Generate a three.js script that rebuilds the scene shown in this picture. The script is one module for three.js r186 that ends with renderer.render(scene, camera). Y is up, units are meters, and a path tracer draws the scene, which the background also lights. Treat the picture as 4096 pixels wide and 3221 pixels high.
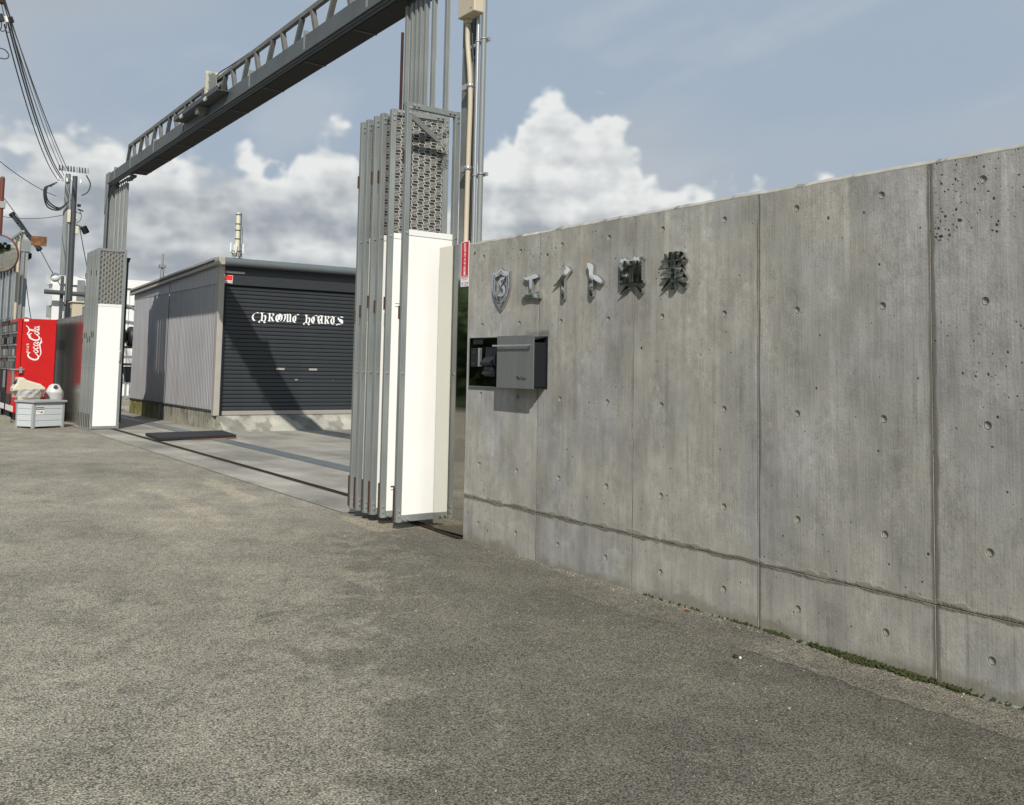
import * as THREE from 'three';
import { mergeGeometries } from 'three/addons/utils/BufferGeometryUtils.js';
import { RoundedBoxGeometry } from 'three/addons/geometries/RoundedBoxGeometry.js';

// ---------------------------------------------------------------- camera
const scene = new THREE.Scene();
const camera = new THREE.PerspectiveCamera(2 * Math.atan(2035.51 / 3795.44) * 180 / Math.PI, 4096 / 3221, 0.05, 6000);
camera.position.set(5.7984, 1.2074, 3.6062);
camera.rotation.set(0.0756, 0.9649, 0.0191, 'YXZ');
camera.setViewOffset(4096, 4071.02, 0, 850.02, 4096, 3221);
camera.updateProjectionMatrix();
scene.add(camera);

const renderer = new THREE.WebGLRenderer({ antialias: true });
renderer.toneMapping = THREE.LinearToneMapping;
renderer.toneMappingExposure = 1.06;
renderer.shadowMap.enabled = true;

// ---------------------------------------------------------------- noise
function rng(seed) { let a = seed >>> 0; return () => { a |= 0; a = a + 0x6D2B79F5 | 0; let t = Math.imul(a ^ a >>> 15, 1 | a); t = t + Math.imul(t ^ t >>> 7, 61 | t) ^ t; return ((t ^ t >>> 14) >>> 0) / 4294967296; }; }
const TAB = new Float32Array(65536); { const r = rng(7); for (let i = 0; i < 65536; i++) TAB[i] = r(); }
const hsh = (x, y, s) => TAB[(Math.imul(x, 73856093) ^ Math.imul(y, 19349663) ^ Math.imul(s, 83492791)) >>> 3 & 65535];
const sm = (t) => t * t * (3 - 2 * t);
const clamp = (v, a = 0, b = 1) => v < a ? a : v > b ? b : v;
const sstep = (a, b, v) => sm(clamp((v - a) / (b - a)));
const mix = (a, b, t) => a + (b - a) * t;
function vn(x, y, s = 0, px = 0, py = 0) {          // value noise, optional whole-number periods
  let x0 = Math.floor(x), y0 = Math.floor(y); const fx = sm(x - x0), fy = sm(y - y0);
  let x1 = x0 + 1, y1 = y0 + 1;
  if (px) { x0 = ((x0 % px) + px) % px; x1 = ((x1 % px) + px) % px; }
  if (py) { y0 = ((y0 % py) + py) % py; y1 = ((y1 % py) + py) % py; }
  const a = hsh(x0, y0, s), b = hsh(x1, y0, s), c = hsh(x0, y1, s), d = hsh(x1, y1, s);
  return a + (b - a) * fx + (c - a) * fy + (a - b - c + d) * fx * fy;
}
function fbm(x, y, o, s = 0, px = 0, py = 0) { let v = 0, a = 0.5, n = 0; for (let i = 0; i < o; i++) { v += a * vn(x, y, s + i * 11, px, py); n += a; a *= 0.5; x *= 2; y *= 2; px *= 2; py *= 2; } return v / n; }
function vn3(x, y, z, s = 0) {
  const z0 = Math.floor(z), f = sm(z - z0); return mix(vn(x, y, s + z0 * 131), vn(x, y, s + z0 * 131 + 131), f);
}
function fbm3(x, y, z, o, s = 0) { let v = 0, a = 0.5, n = 0; for (let i = 0; i < o; i++) { v += a * vn3(x, y, z, s + i * 17); n += a; a *= 0.5; x *= 2.03; y *= 2.03; z *= 2.03; } return v / n; }

// ---------------------------------------------------------------- sky: grey-blue veil with cumulus heaps along the horizon, all the way round
{
  const W = 4096, H = 2048, data = new Float32Array(W * H * 4);
  const FWD = -145.3, px = (x) => FWD + Math.atan((x - 1086) / 2012) * 180 / Math.PI, el = (y) => (772 - y) / 2012 * 57.3;
  // cumulus heaps: azimuth, top elevation, half width (degrees)
  const heaps = [[px(-60), el(300), 5], [px(90), el(285), 4.5], [px(180), el(290), 3.5], [px(320), el(300), 3.2], [px(455), el(250), 3.6], [px(560), el(340), 4], [px(690), el(250), 3.2], [px(790), el(350), 5],
    [px(1060), el(330), 4.0], [px(1175), el(205), 3.1], [px(1280), el(222), 3.0], [px(1350), el(330), 2.6], [px(1450), el(365), 4], [px(1600), el(375), 4.5], [px(1745), el(335), 1.7], [px(1900), el(420), 6]];
  const r = rng(41);
  for (let a = px(2350); a < px(-300) + 360; a += 3 + r() * 6) heaps.push([a, 4 + r() * r() * 12, 2.2 + r() * 3.5]);
  const prof = new Float32Array(W);
  for (let i = 0; i < W; i++) {
    const az = ((i + 0.5) / W - 0.5) * 360; let h = 0;
    for (const [a, t, w] of heaps) { let d = Math.abs(((az - a + 540) % 360) - 180) / w; if (d < 1.6) h = Math.max(h, t * Math.sqrt(Math.max(0, 1 - Math.pow(d / 1.25, 2.2)))); }
    prof[i] = h;
  }
  const sun = new THREE.Vector3(0.694, 0.60, 0.396).normalize();
  for (let j = 0; j < H; j++) {
    const e = ((j + 0.5) / H - 0.5) * Math.PI, ed = e * 180 / Math.PI, y = Math.sin(e), c = Math.cos(e);
    for (let i = 0; i < W; i++) {
      const az = ((i + 0.5) / W - 0.5) * 2 * Math.PI, k = (j * W + i) * 4;
      if (ed < 0) { data[k] = 0.34; data[k + 1] = 0.37; data[k + 2] = 0.39; data[k + 3] = 1; continue; }
      const dx = Math.cos(az) * c, dz = Math.sin(az) * c;
      // veil
      const q = 1 / (y + 0.16), u = dx * q, v = dz * q;
      const n = fbm(u * 0.85 + 3, v * 1.15 + 8, 5, 3), n2 = fbm(u * 2.1 + n * 2, v * 3.4 + 4, 5, 57);
      let R = 0.335, G = 0.412, B = 0.510;
      const veil = sstep(0.36, 0.72, n), wisp = sstep(0.52, 0.78, n2) * 0.5;
      R = mix(R, 0.395, veil); G = mix(G, 0.445, veil); B = mix(B, 0.505, veil);
      R = mix(R, 0.455, wisp); G = mix(G, 0.505, wisp); B = mix(B, 0.555, wisp);
      const grey = sstep(0.5, 0.8, fbm(u * 1.3 + 20, v * 1.3, 4, 91)); R *= 1 - 0.1 * grey; G *= 1 - 0.12 * grey; B *= 1 - 0.14 * grey;
      const low = Math.exp(-ed / 7); R = mix(R, 0.50, low * 0.5); G = mix(G, 0.53, low * 0.5); B = mix(B, 0.56, low * 0.5);
      // heaps
      const h = prof[i];
      if (ed < 24) {
        const a1 = az * 57.3, X = dx * 57.3, Y = dz * 57.3;
        const bil = 1 - Math.abs(2 * fbm3(X * 0.30, Y * 0.30, ed * 0.38, 4, 9) - 1) * 1.9, big = fbm3(X * 0.13, Y * 0.13, ed * 0.16, 4, 71);
        const f = fbm3(X * 1.2, Y * 1.2, ed * 1.35, 4, 33);
        const top = h * (0.66 + 0.42 * big + 0.12 * bil) + (bil - 0.4) * 1.0 + (f - 0.5) * 1.1 - 0.2;
        const d = top - ed, cov = sstep(-0.35, 0.75 + 0.5 * (1 - bil), d) * sstep(-1, 2, h);
        if (cov > 0) {
          const rel = clamp(ed / Math.max(top, 1)), puff = clamp(0.5 + (bil - 0.55) * 0.85 + (f - 0.5) * 0.9);
          const band = fbm3(X * 0.16, Y * 0.16, ed * 0.75, 4, 117), li = clamp(-0.02 + 0.64 * Math.pow(rel, 2.0) + 0.75 * (puff - 0.44) + 1.35 * (band - 0.45) + 0.16 * sstep(0.42, 0.66, big));
          const cr = mix(0.325, 0.79, li), cg = mix(0.358, 0.805, li), cb = mix(0.395, 0.79, li), al = cov * 0.93;
          R = mix(R, cr, al); G = mix(G, cg, al); B = mix(B, cb, al);
        }
      }
      data[k] = R; data[k + 1] = G; data[k + 2] = B; data[k + 3] = 1;
    }
  }
  const t = new THREE.DataTexture(data, W, H, THREE.RGBAFormat, THREE.FloatType);
  t.mapping = THREE.EquirectangularReflectionMapping; t.magFilter = t.minFilter = THREE.LinearFilter; t.needsUpdate = true;
  scene.background = t; scene.environment = t;
}
const sunLight = new THREE.DirectionalLight(new THREE.Color(1, 0.945, 0.86), 4.2);
sunLight.position.set(0.694 * 60 - 5, 0.60 * 60, 0.396 * 60); sunLight.target.position.set(-5, 0, 0);
sunLight.castShadow = true; sunLight.shadow.mapSize.set(4096, 4096);
Object.assign(sunLight.shadow.camera, { left: -30, right: 30, top: 30, bottom: -30, near: 1, far: 150 });
scene.add(sunLight, sunLight.target);

// ---------------------------------------------------------------- helpers
const taken = {};
function numbered(n) { const k = taken[n] = (taken[n] ?? -1) + 1; return k ? n + '_' + String(k).padStart(3, '0') : n; }
function thing(name, label, category, group, pos = [0, 0, 0], ry = 0) {
  const o = new THREE.Group(); o.name = numbered(name); o.userData = { label, category }; if (group) o.userData.group = group;
  o.position.set(...pos); o.rotation.y = ry; scene.add(o); return o;
}
function part(name, geo, mat, parent, label) {
  const m = new THREE.Mesh(Array.isArray(geo) ? merge(geo) : geo, mat); m.name = name; m.castShadow = m.receiveShadow = true; if (label) m.userData.label = label; parent.add(m); return m;
}
function solo(name, geo, mat, label, category, group) {
  const m = part(numbered(name), geo, mat, scene); m.userData = { label, category }; if (group) m.userData.group = group; return m;
}
function struct(name, geo, mat) { const m = part(numbered(name), geo, mat, scene); m.userData.kind = 'structure'; return m; }
function merge(list) {
  const any = list.map((g) => { let q = g.index ? g.toNonIndexed() : g; for (const k of Object.keys(q.attributes)) if (!['position', 'normal', 'uv'].includes(k)) q.deleteAttribute(k); return q; });
  return mergeGeometries(any);
}
// box by its limits, uv in metres (so that textures keep their size)
function box(x0, x1, y0, y1, z0, z1) {
  const g = new THREE.BoxGeometry(x1 - x0, y1 - y0, z1 - z0); g.translate((x0 + x1) / 2, (y0 + y1) / 2, (z0 + z1) / 2); return metreUV(g);
}
function rbox(x0, x1, y0, y1, z0, z1, r = 0.005, s = 2) {
  const g = new RoundedBoxGeometry(x1 - x0, y1 - y0, z1 - z0, s, r); g.translate((x0 + x1) / 2, (y0 + y1) / 2, (z0 + z1) / 2); return metreUV(g);
}
function metreUV(g) {
  const p = g.attributes.position, n = g.attributes.normal, u = new Float32Array(p.count * 2);
  for (let i = 0; i < p.count; i++) {
    const ax = Math.abs(n.getX(i)), ay = Math.abs(n.getY(i)), az = Math.abs(n.getZ(i));
    if (az >= ax && az >= ay) { u[2 * i] = p.getX(i); u[2 * i + 1] = p.getY(i); }
    else if (ax >= ay) { u[2 * i] = p.getZ(i); u[2 * i + 1] = p.getY(i); }
    else { u[2 * i] = p.getX(i); u[2 * i + 1] = p.getZ(i); }
  }
  g.setAttribute('uv', new THREE.BufferAttribute(u, 2)); return g;
}
const V = (x, y, z) => new THREE.Vector3(x, y, z);
function cyl(r, a, b, seg = 12, r2 = r) {
  const d = V().subVectors(b, a), L = d.length(), g = new THREE.CylinderGeometry(r2, r, L, seg); g.translate(0, L / 2, 0);
  g.applyQuaternion(new THREE.Quaternion().setFromUnitVectors(V(0, 1, 0), d.normalize())); g.translate(a.x, a.y, a.z); return g;
}
function bar(a, b, w, t, up = V(0, 0, 1)) {         // rectangular bar from a to b; w across, t along "up"
  const d = V().subVectors(b, a), L = d.length(), y = d.clone().normalize(), z = up.clone().addScaledVector(y, -up.dot(y)).normalize(), x = V().crossVectors(y, z);
  const g = new THREE.BoxGeometry(w, L, t); g.translate(0, L / 2, 0); metreUV(g); g.applyMatrix4(new THREE.Matrix4().makeBasis(x, y, z).setPosition(a)); return g;
}
function tube(pts, r, seg = 40, rad = 8) { return new THREE.TubeGeometry(new THREE.CatmullRomCurve3(pts), seg, r, rad); }
function shapeOf(arr) { const s = new THREE.Shape(); for (let i = 0; i < arr.length; i += 2) i ? s.lineTo(arr[i], arr[i + 1]) : s.moveTo(arr[0], arr[1]); s.closePath(); return s; }
function sag(a, b, s, n = 24) { const o = []; for (let i = 0; i <= n; i++) { const t = i / n, p = V().lerpVectors(a, b, t); p.y -= s * 4 * t * (1 - t); o.push(p); } return o; }

// ---------------------------------------------------------------- textures
const toLin = (c) => c <= 0.04045 ? c / 12.92 : Math.pow((c + 0.055) / 1.055, 2.4);
function tex(w, h, fn, mx = 1, my = mx, srgb = true) {   // fn(u, v) -> [r, g, b] 0..1; covers mx by my metres
  const d = new Uint8Array(w * h * 4);
  for (let j = 0; j < h; j++) for (let i = 0; i < w; i++) { const c = fn((i + 0.5) / w, (j + 0.5) / h), k = (j * w + i) * 4; d[k] = clamp(c[0]) * 255; d[k + 1] = clamp(c[1]) * 255; d[k + 2] = clamp(c[2]) * 255; d[k + 3] = 255; }
  const t = new THREE.DataTexture(d, w, h, THREE.RGBAFormat); if (srgb) t.colorSpace = THREE.SRGBColorSpace;
  t.wrapS = t.wrapT = THREE.RepeatWrapping; t.magFilter = THREE.LinearFilter; t.minFilter = THREE.LinearMipmapLinearFilter; t.generateMipmaps = true;
  t.repeat.set(1 / mx, 1 / my); t.needsUpdate = true; return t;
}
const std = (o) => new THREE.MeshStandardMaterial(o);
const col = (r, g, b) => new THREE.Color().setRGB(r, g, b);
// a mottled coat: base colour times fine and coarse noise, with optional rust
function coat(rgb, amt = 0.08, rust = 0, seed = 1, m = 0.8, streak = 1) {
  return tex(512, 512, (u, v) => {
    const n = fbm(u * 6 * streak, v * 6 / streak, 5, seed, 6 * streak | 0, Math.max(1, 6 / streak | 0)), f = vn(u * 170, v * 170, seed + 5, 170, 170);
    const k = 1 + (n - 0.5) * 2 * amt + (f - 0.5) * amt * 0.6; let c = [rgb[0] * k, rgb[1] * k, rgb[2] * k];
    if (rust) { const q = sstep(1 - rust, 1 - rust + 0.1, fbm(u * 5, v * 2 + 9, 6, seed + 40, 5, 2) + (vn(u * 60, v * 30, seed + 3, 60, 30) - 0.5) * 0.2); c = [mix(c[0], 0.33 + f * 0.1, q), mix(c[1], 0.2 + f * 0.06, q), mix(c[2], 0.13 + f * 0.03, q)]; }
    return c;
  }, m);
}
const M = {
  steel: std({ map: coat([0.515, 0.535, 0.53], 0.10, 0.16, 3, 0.9, 2), roughness: 0.55, metalness: 0.25 }),
  steelLight: std({ map: coat([0.60, 0.615, 0.60], 0.10, 0.10, 23, 0.9, 2), roughness: 0.5, metalness: 0.3 }),
  steelDark: std({ map: coat([0.30, 0.32, 0.33], 0.12, 0.2, 8, 1.2, 1), roughness: 0.6, metalness: 0.2 }),
  steelRusty: std({ map: coat([0.46, 0.47, 0.46], 0.12, 0.30, 14, 0.9, 1), roughness: 0.7, metalness: 0.15 }),
  rust: std({ map: coat([0.25, 0.155, 0.115], 0.35, 0.2, 17, 0.3), roughness: 0.95 }),
  beam: std({ map: coat([0.345, 0.365, 0.37], 0.10, 0.12, 67, 0.9, 1), roughness: 0.55, metalness: 0.2 }),
  lattice: std({ map: coat([0.42, 0.42, 0.405], 0.14, 0.30, 69, 0.7, 1), roughness: 0.7, metalness: 0.15 }),
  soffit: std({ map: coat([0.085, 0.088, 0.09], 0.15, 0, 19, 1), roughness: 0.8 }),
  board: std({ map: coat([0.915, 0.915, 0.90], 0.012, 0, 25, 1), roughness: 0.55 }),
  boardTrim: std({ color: col(0.74, 0.75, 0.74), roughness: 0.5 }),
  bolt: std({ color: col(0.52, 0.53, 0.53), roughness: 0.35, metalness: 0.7 }),
  hinge: std({ map: coat([0.25, 0.18, 0.145], 0.4, 0.2, 29, 0.2), roughness: 0.9 }),
  mirror: std({ color: col(0.62, 0.605, 0.56), roughness: 0.045, metalness: 1 }),
  chrome: std({ color: col(0.66, 0.67, 0.68), roughness: 0.03, metalness: 1 }),
  brushed: std({ map: coat([0.68, 0.67, 0.64], 0.10, 0, 31, 1, 3), roughness: 0.24, metalness: 0.92 }),
  zinc: std({ color: col(0.50, 0.52, 0.53), roughness: 0.32, metalness: 0.8 }),
  black: std({ color: col(0.018, 0.019, 0.02), roughness: 0.5 }),
  rubber: std({ map: coat([0.14, 0.145, 0.155], 0.25, 0, 37, 0.6), roughness: 0.75 }),
  charcoal: new THREE.MeshPhysicalMaterial({ color: col(0.013, 0.015, 0.019), roughness: 0.5, specularIntensity: 0.35 }),
  beige: std({ color: col(0.50, 0.44, 0.33), roughness: 0.6 }),
  cream: std({ map: coat([0.80, 0.78, 0.70], 0.03, 0, 43, 0.6), roughness: 0.55 }),
  white: std({ map: coat([0.88, 0.885, 0.88], 0.03, 0, 47, 1.5), roughness: 0.6 }),
  red: std({ map: coat([0.74, 0.075, 0.085], 0.04, 0, 53, 1), roughness: 0.4 }),
  glass: std({ color: col(0.05, 0.06, 0.055), roughness: 0.06 }),
  bag: new THREE.MeshPhysicalMaterial({ color: col(0.75, 0.77, 0.78), roughness: 0.25, transmission: 0.55, thickness: 0, side: THREE.DoubleSide }),
  wood: std({ color: col(0.30, 0.13, 0.07), roughness: 0.8 }),
};

// ---------------------------------------------------------------- ground
const asphaltMaps = (() => {           // exposed-aggregate asphalt, 2.4 m tile: pale and dark stones in worn binder
  const S = 2048, n = 370, rgb = new Uint8Array(S * S * 4), bmp = new Uint8Array(S * S * 4);
  const P = new Float32Array(n * n * 5), r = rng(5);
  for (let i = 0; i < n * n; i++) { P[i * 5] = r(); P[i * 5 + 1] = r(); P[i * 5 + 2] = r(); P[i * 5 + 3] = 0.25 + r() * 0.5; P[i * 5 + 4] = r(); }
  for (let j = 0; j < S; j++) for (let i = 0; i < S; i++) {
    const gx = i / S * n, gy = j / S * n, cx = Math.floor(gx), cy = Math.floor(gy); let best = 9, id = 0;
    for (let a = -1; a <= 1; a++) for (let b = -1; b <= 1; b++) {
      const q = (((cy + b + n) % n) * n + (cx + a + n) % n) * 5, dx = cx + a + P[q] - gx, dy = cy + b + P[q + 1] - gy, d = Math.sqrt(dx * dx + dy * dy) / (P[q + 3] + 0.2); if (d < best) { best = d; id = q; }
    }
    const u = i / S, v = j / S, binder = 0.44 + (vn(u * 420, v * 420, 2, 420, 420) - 0.5) * 0.22 + (fbm(u * 9, v * 9, 4, 6, 9, 9) - 0.5) * 0.16;
    const st = sstep(0.85, 0.5, best), tone = P[id + 2], warm = P[id + 4];
    const s = tone < 0.16 ? 0.25 : 0.50 + tone * 0.36, k = (j * S + i) * 4;
    const c = mix(binder, s, st * 0.64) + (vn(u * 900, v * 900, 8, 900, 900) - 0.5) * 0.05;
    rgb[k] = clamp(c * (1 + 0.035 * warm)) * 255; rgb[k + 1] = clamp(c * (0.978 + 0.01 * warm)) * 255; rgb[k + 2] = clamp(c * (0.90 - 0.03 * warm)) * 255; rgb[k + 3] = 255;
    const h = clamp(0.25 + st * (0.35 + 0.35 * warm) + (vn(u * 420, v * 420, 2, 420, 420) - 0.5) * 0.3); bmp[k] = bmp[k + 1] = bmp[k + 2] = h * 255; bmp[k + 3] = 255;
  }
  const mk = (d, srgb) => { const t = new THREE.DataTexture(d, S, S, THREE.RGBAFormat); if (srgb) t.colorSpace = THREE.SRGBColorSpace; t.wrapS = t.wrapT = THREE.RepeatWrapping; t.magFilter = THREE.LinearFilter; t.minFilter = THREE.LinearMipmapLinearFilter; t.generateMipmaps = true; t.repeat.set(1 / 2.4, 1 / 2.4); t.needsUpdate = true; return t; };
  return [mk(rgb, true), mk(bmp, false)];
})();
const asphalt = std({ map: asphaltMaps[0], bumpMap: asphaltMaps[1], bumpScale: 0.003, roughness: 0.95, vertexColors: true });
const slabMap = tex(1024, 1024, (u, v) => { const a = fbm(u * 7, v * 7, 6, 61, 7, 7), b = vn(u * 380, v * 380, 62, 380, 380), c = 0.60 + (a - 0.5) * 0.22 + (b - 0.5) * 0.09; return [c, c * 0.985, c * 0.935]; }, 3);
const slabMat = std({ map: slabMap, bumpMap: slabMap, bumpScale: 0.001, roughness: 0.85, vertexColors: true });
function sheet(xs, zs, yf, cf) {
  const nx = xs.length, nz = zs.length, p = new Float32Array(nx * nz * 3), c = new Float32Array(nx * nz * 3), u = new Float32Array(nx * nz * 2), id = [];
  for (let j = 0; j < nz; j++) for (let i = 0; i < nx; i++) { const k = j * nx + i, x = xs[i], z = zs[j]; p[3 * k] = x; p[3 * k + 1] = yf(x, z); p[3 * k + 2] = z; const q = cf(x, z); c[3 * k] = q[0]; c[3 * k + 1] = q[1]; c[3 * k + 2] = q[2]; u[2 * k] = x; u[2 * k + 1] = z; if (i && j) id.push(k - nx - 1, k - 1, k, k - nx - 1, k, k - nx); }
  const g = new THREE.BufferGeometry(); g.setAttribute('position', new THREE.BufferAttribute(p, 3)); g.setAttribute('color', new THREE.BufferAttribute(c, 3)); g.setAttribute('uv', new THREE.BufferAttribute(u, 2)); g.setIndex(id); g.computeVertexNormals(); return g;
}
function steps(...seg) { const o = [seg[0]]; for (let i = 1; i < seg.length; i += 2) { const a = o[o.length - 1], b = seg[i], n = Math.max(1, Math.round((b - a) / seg[i + 1])); for (let k = 1; k <= n; k++) o.push(a + (b - a) * k / n); } return o; }
// the younger, darker asphalt ends in a ragged line a hand's breadth from the wall
const edgeZ = (x) => 0.335 + 0.05 * (fbm(x * 1.1 + 4, 2, 3, 71) - 0.5) + 0.05 * (vn(x * 7, 1, 72) - 0.5) + 0.025 * (vn(x * 28, 3, 73) - 0.5);
const edgeOn = (x) => sstep(1.2, 1.7, x) * (1 - sstep(2.45, 2.62, x) * sstep(2.95, 2.8, x)) * (0.45 + 0.55 * sstep(2.7, 3.0, x));
function streetTone(x, z) {
  const n1 = fbm(x * 0.55 + 9, z * 0.8, 5, 81), n2 = fbm(x * 2.3, z * 3.1 + 5, 5, 82), n3 = vn(x * 11, z * 11, 83), n4 = vn(x * 31, z * 31, 84);
  let k = 1.02 + (n1 - 0.5) * 0.48 + (n2 - 0.5) * 0.44 + (n3 - 0.5) * 0.16 + (n4 - 0.5) * 0.2, warm = 0;
  // stretch along the wall that no wheel polishes: dark binder still on the stones, with a torn outline
  const reach = 0.95 + 0.42 * clamp(x, -1, 4.6) + 1.5 * (n2 - 0.5) + 0.6 * (n1 - 0.5) + 0.8 * (n3 - 0.5) + 0.9 * (n4 - 0.5);
  const dk = sstep(reach + 0.45, reach - 0.45, z) * sstep(-1.7, -0.3, x + (n2 - 0.5) * 2); k *= 1 - 0.50 * dk;
  const e = edgeZ(x), on = edgeOn(x); if (z < e && z > 0) { const s = on * (0.7 + 0.6 * n3); k = mix(k, 0.70 + (n4 - 0.5) * 0.35, 0.6 * clamp(s)); warm = 0.012 * on; }
  if (Math.abs(z - e) < 0.014) k *= 1 - 0.45 * on * (0.4 + n4); if (z > e && z < e + 0.2 + 0.35 * n2) k *= 1 - 0.17 * on;
  // sandy dust lying in front of the gate and along the wall foot
  const dust = sstep(0.54, 0.74, fbm(x * 1.3 + 2, z * 3.4, 5, 85) + 0.06 * (n4 - 0.5)) * sstep(2.6, 0.5, z) * sstep(2.2, -0.5, x) * sstep(-7, -3, x); k += 0.34 * dust; warm += 0.05 * dust;
  const foot = sstep(0.07, 0.0, z - 0.05 * n3) * sstep(0.2, 0.8, x) * n4; k += 0.16 * foot; warm += 0.03 * foot;
  // pale cement band across the street at the far end
  const bd = sstep(0.24, 0.14, Math.abs(x + 7.9 + 0.1 * (z - 1) + 0.12 * (n2 - 0.5))) * sstep(0.35, 0.7, z); k = mix(k, 1.22 + (n3 - 0.5) * 0.2, 0.75 * bd);
  const pit = sstep(0.80, 0.88, vn(x * 17 + 40, z * 17, 86)) * sstep(3.2, 2.0, x - (z - 2.4) * 0.9) * sstep(1.5, 2.4, z); k *= 1 - 0.28 * pit;
  return [k * (1 + warm), k, k * (1 - warm * 1.2)];
}
struct('street', sheet(steps(-70, -26, 2, -10, 0.25, -3, 0.06, 5.4, 0.03, 9, 0.1, 20, 1), steps(-0.36, -0.06, 0.05, 0.6, 0.015, 3.8, 0.03, 8, 0.1, 40, 1),
  (x, z) => z < edgeZ(x) ? -0.009 * edgeOn(x) : 0, streetTone), asphalt);
const yardTone = (x, z) => {
  const n1 = fbm(x * 0.5, z * 0.9, 5, 101), n2 = fbm(x * 1.1 + z * 0.3, z * 5, 5, 102), n3 = vn(x * 14, z * 14, 103); let k = 0.86 + (n1 - 0.5) * 0.5 + (n2 - 0.5) * 0.42 + (n3 - 0.5) * 0.1;
  if (z > -0.2) k *= 0.92 + 0.2 * (n2 - 0.4); if (Math.abs(z + 0.235) < 0.06) k *= 0.72; if (z > 0.19) k *= 0.8 + 0.3 * n3;
  const joint = Math.min(Math.abs(z + 2.6), Math.abs(x + 5.1) + (z > -1.3 ? 9 : 0)); if (joint < 0.04) k *= 0.8; return [k, k * 0.985, k * 0.95];
};
struct('yard', sheet(steps(-40, -19, 1, -1, 0.09, 0.03, 0.1), steps(-30, -6, 1, -0.3, 0.05), () => 0.005, yardTone), slabMat);
struct('apron', sheet(steps(-40, -19, 1, -1.42, 0.09), steps(-0.3, 0.235, 0.045), () => 0.005, yardTone), slabMat);
struct('ground', sheet([-3000, -40, 40, 3000], [-3000, -40, 40, 3000], () => -0.04, () => [0.75, 0.75, 0.7]), slabMat);

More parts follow.
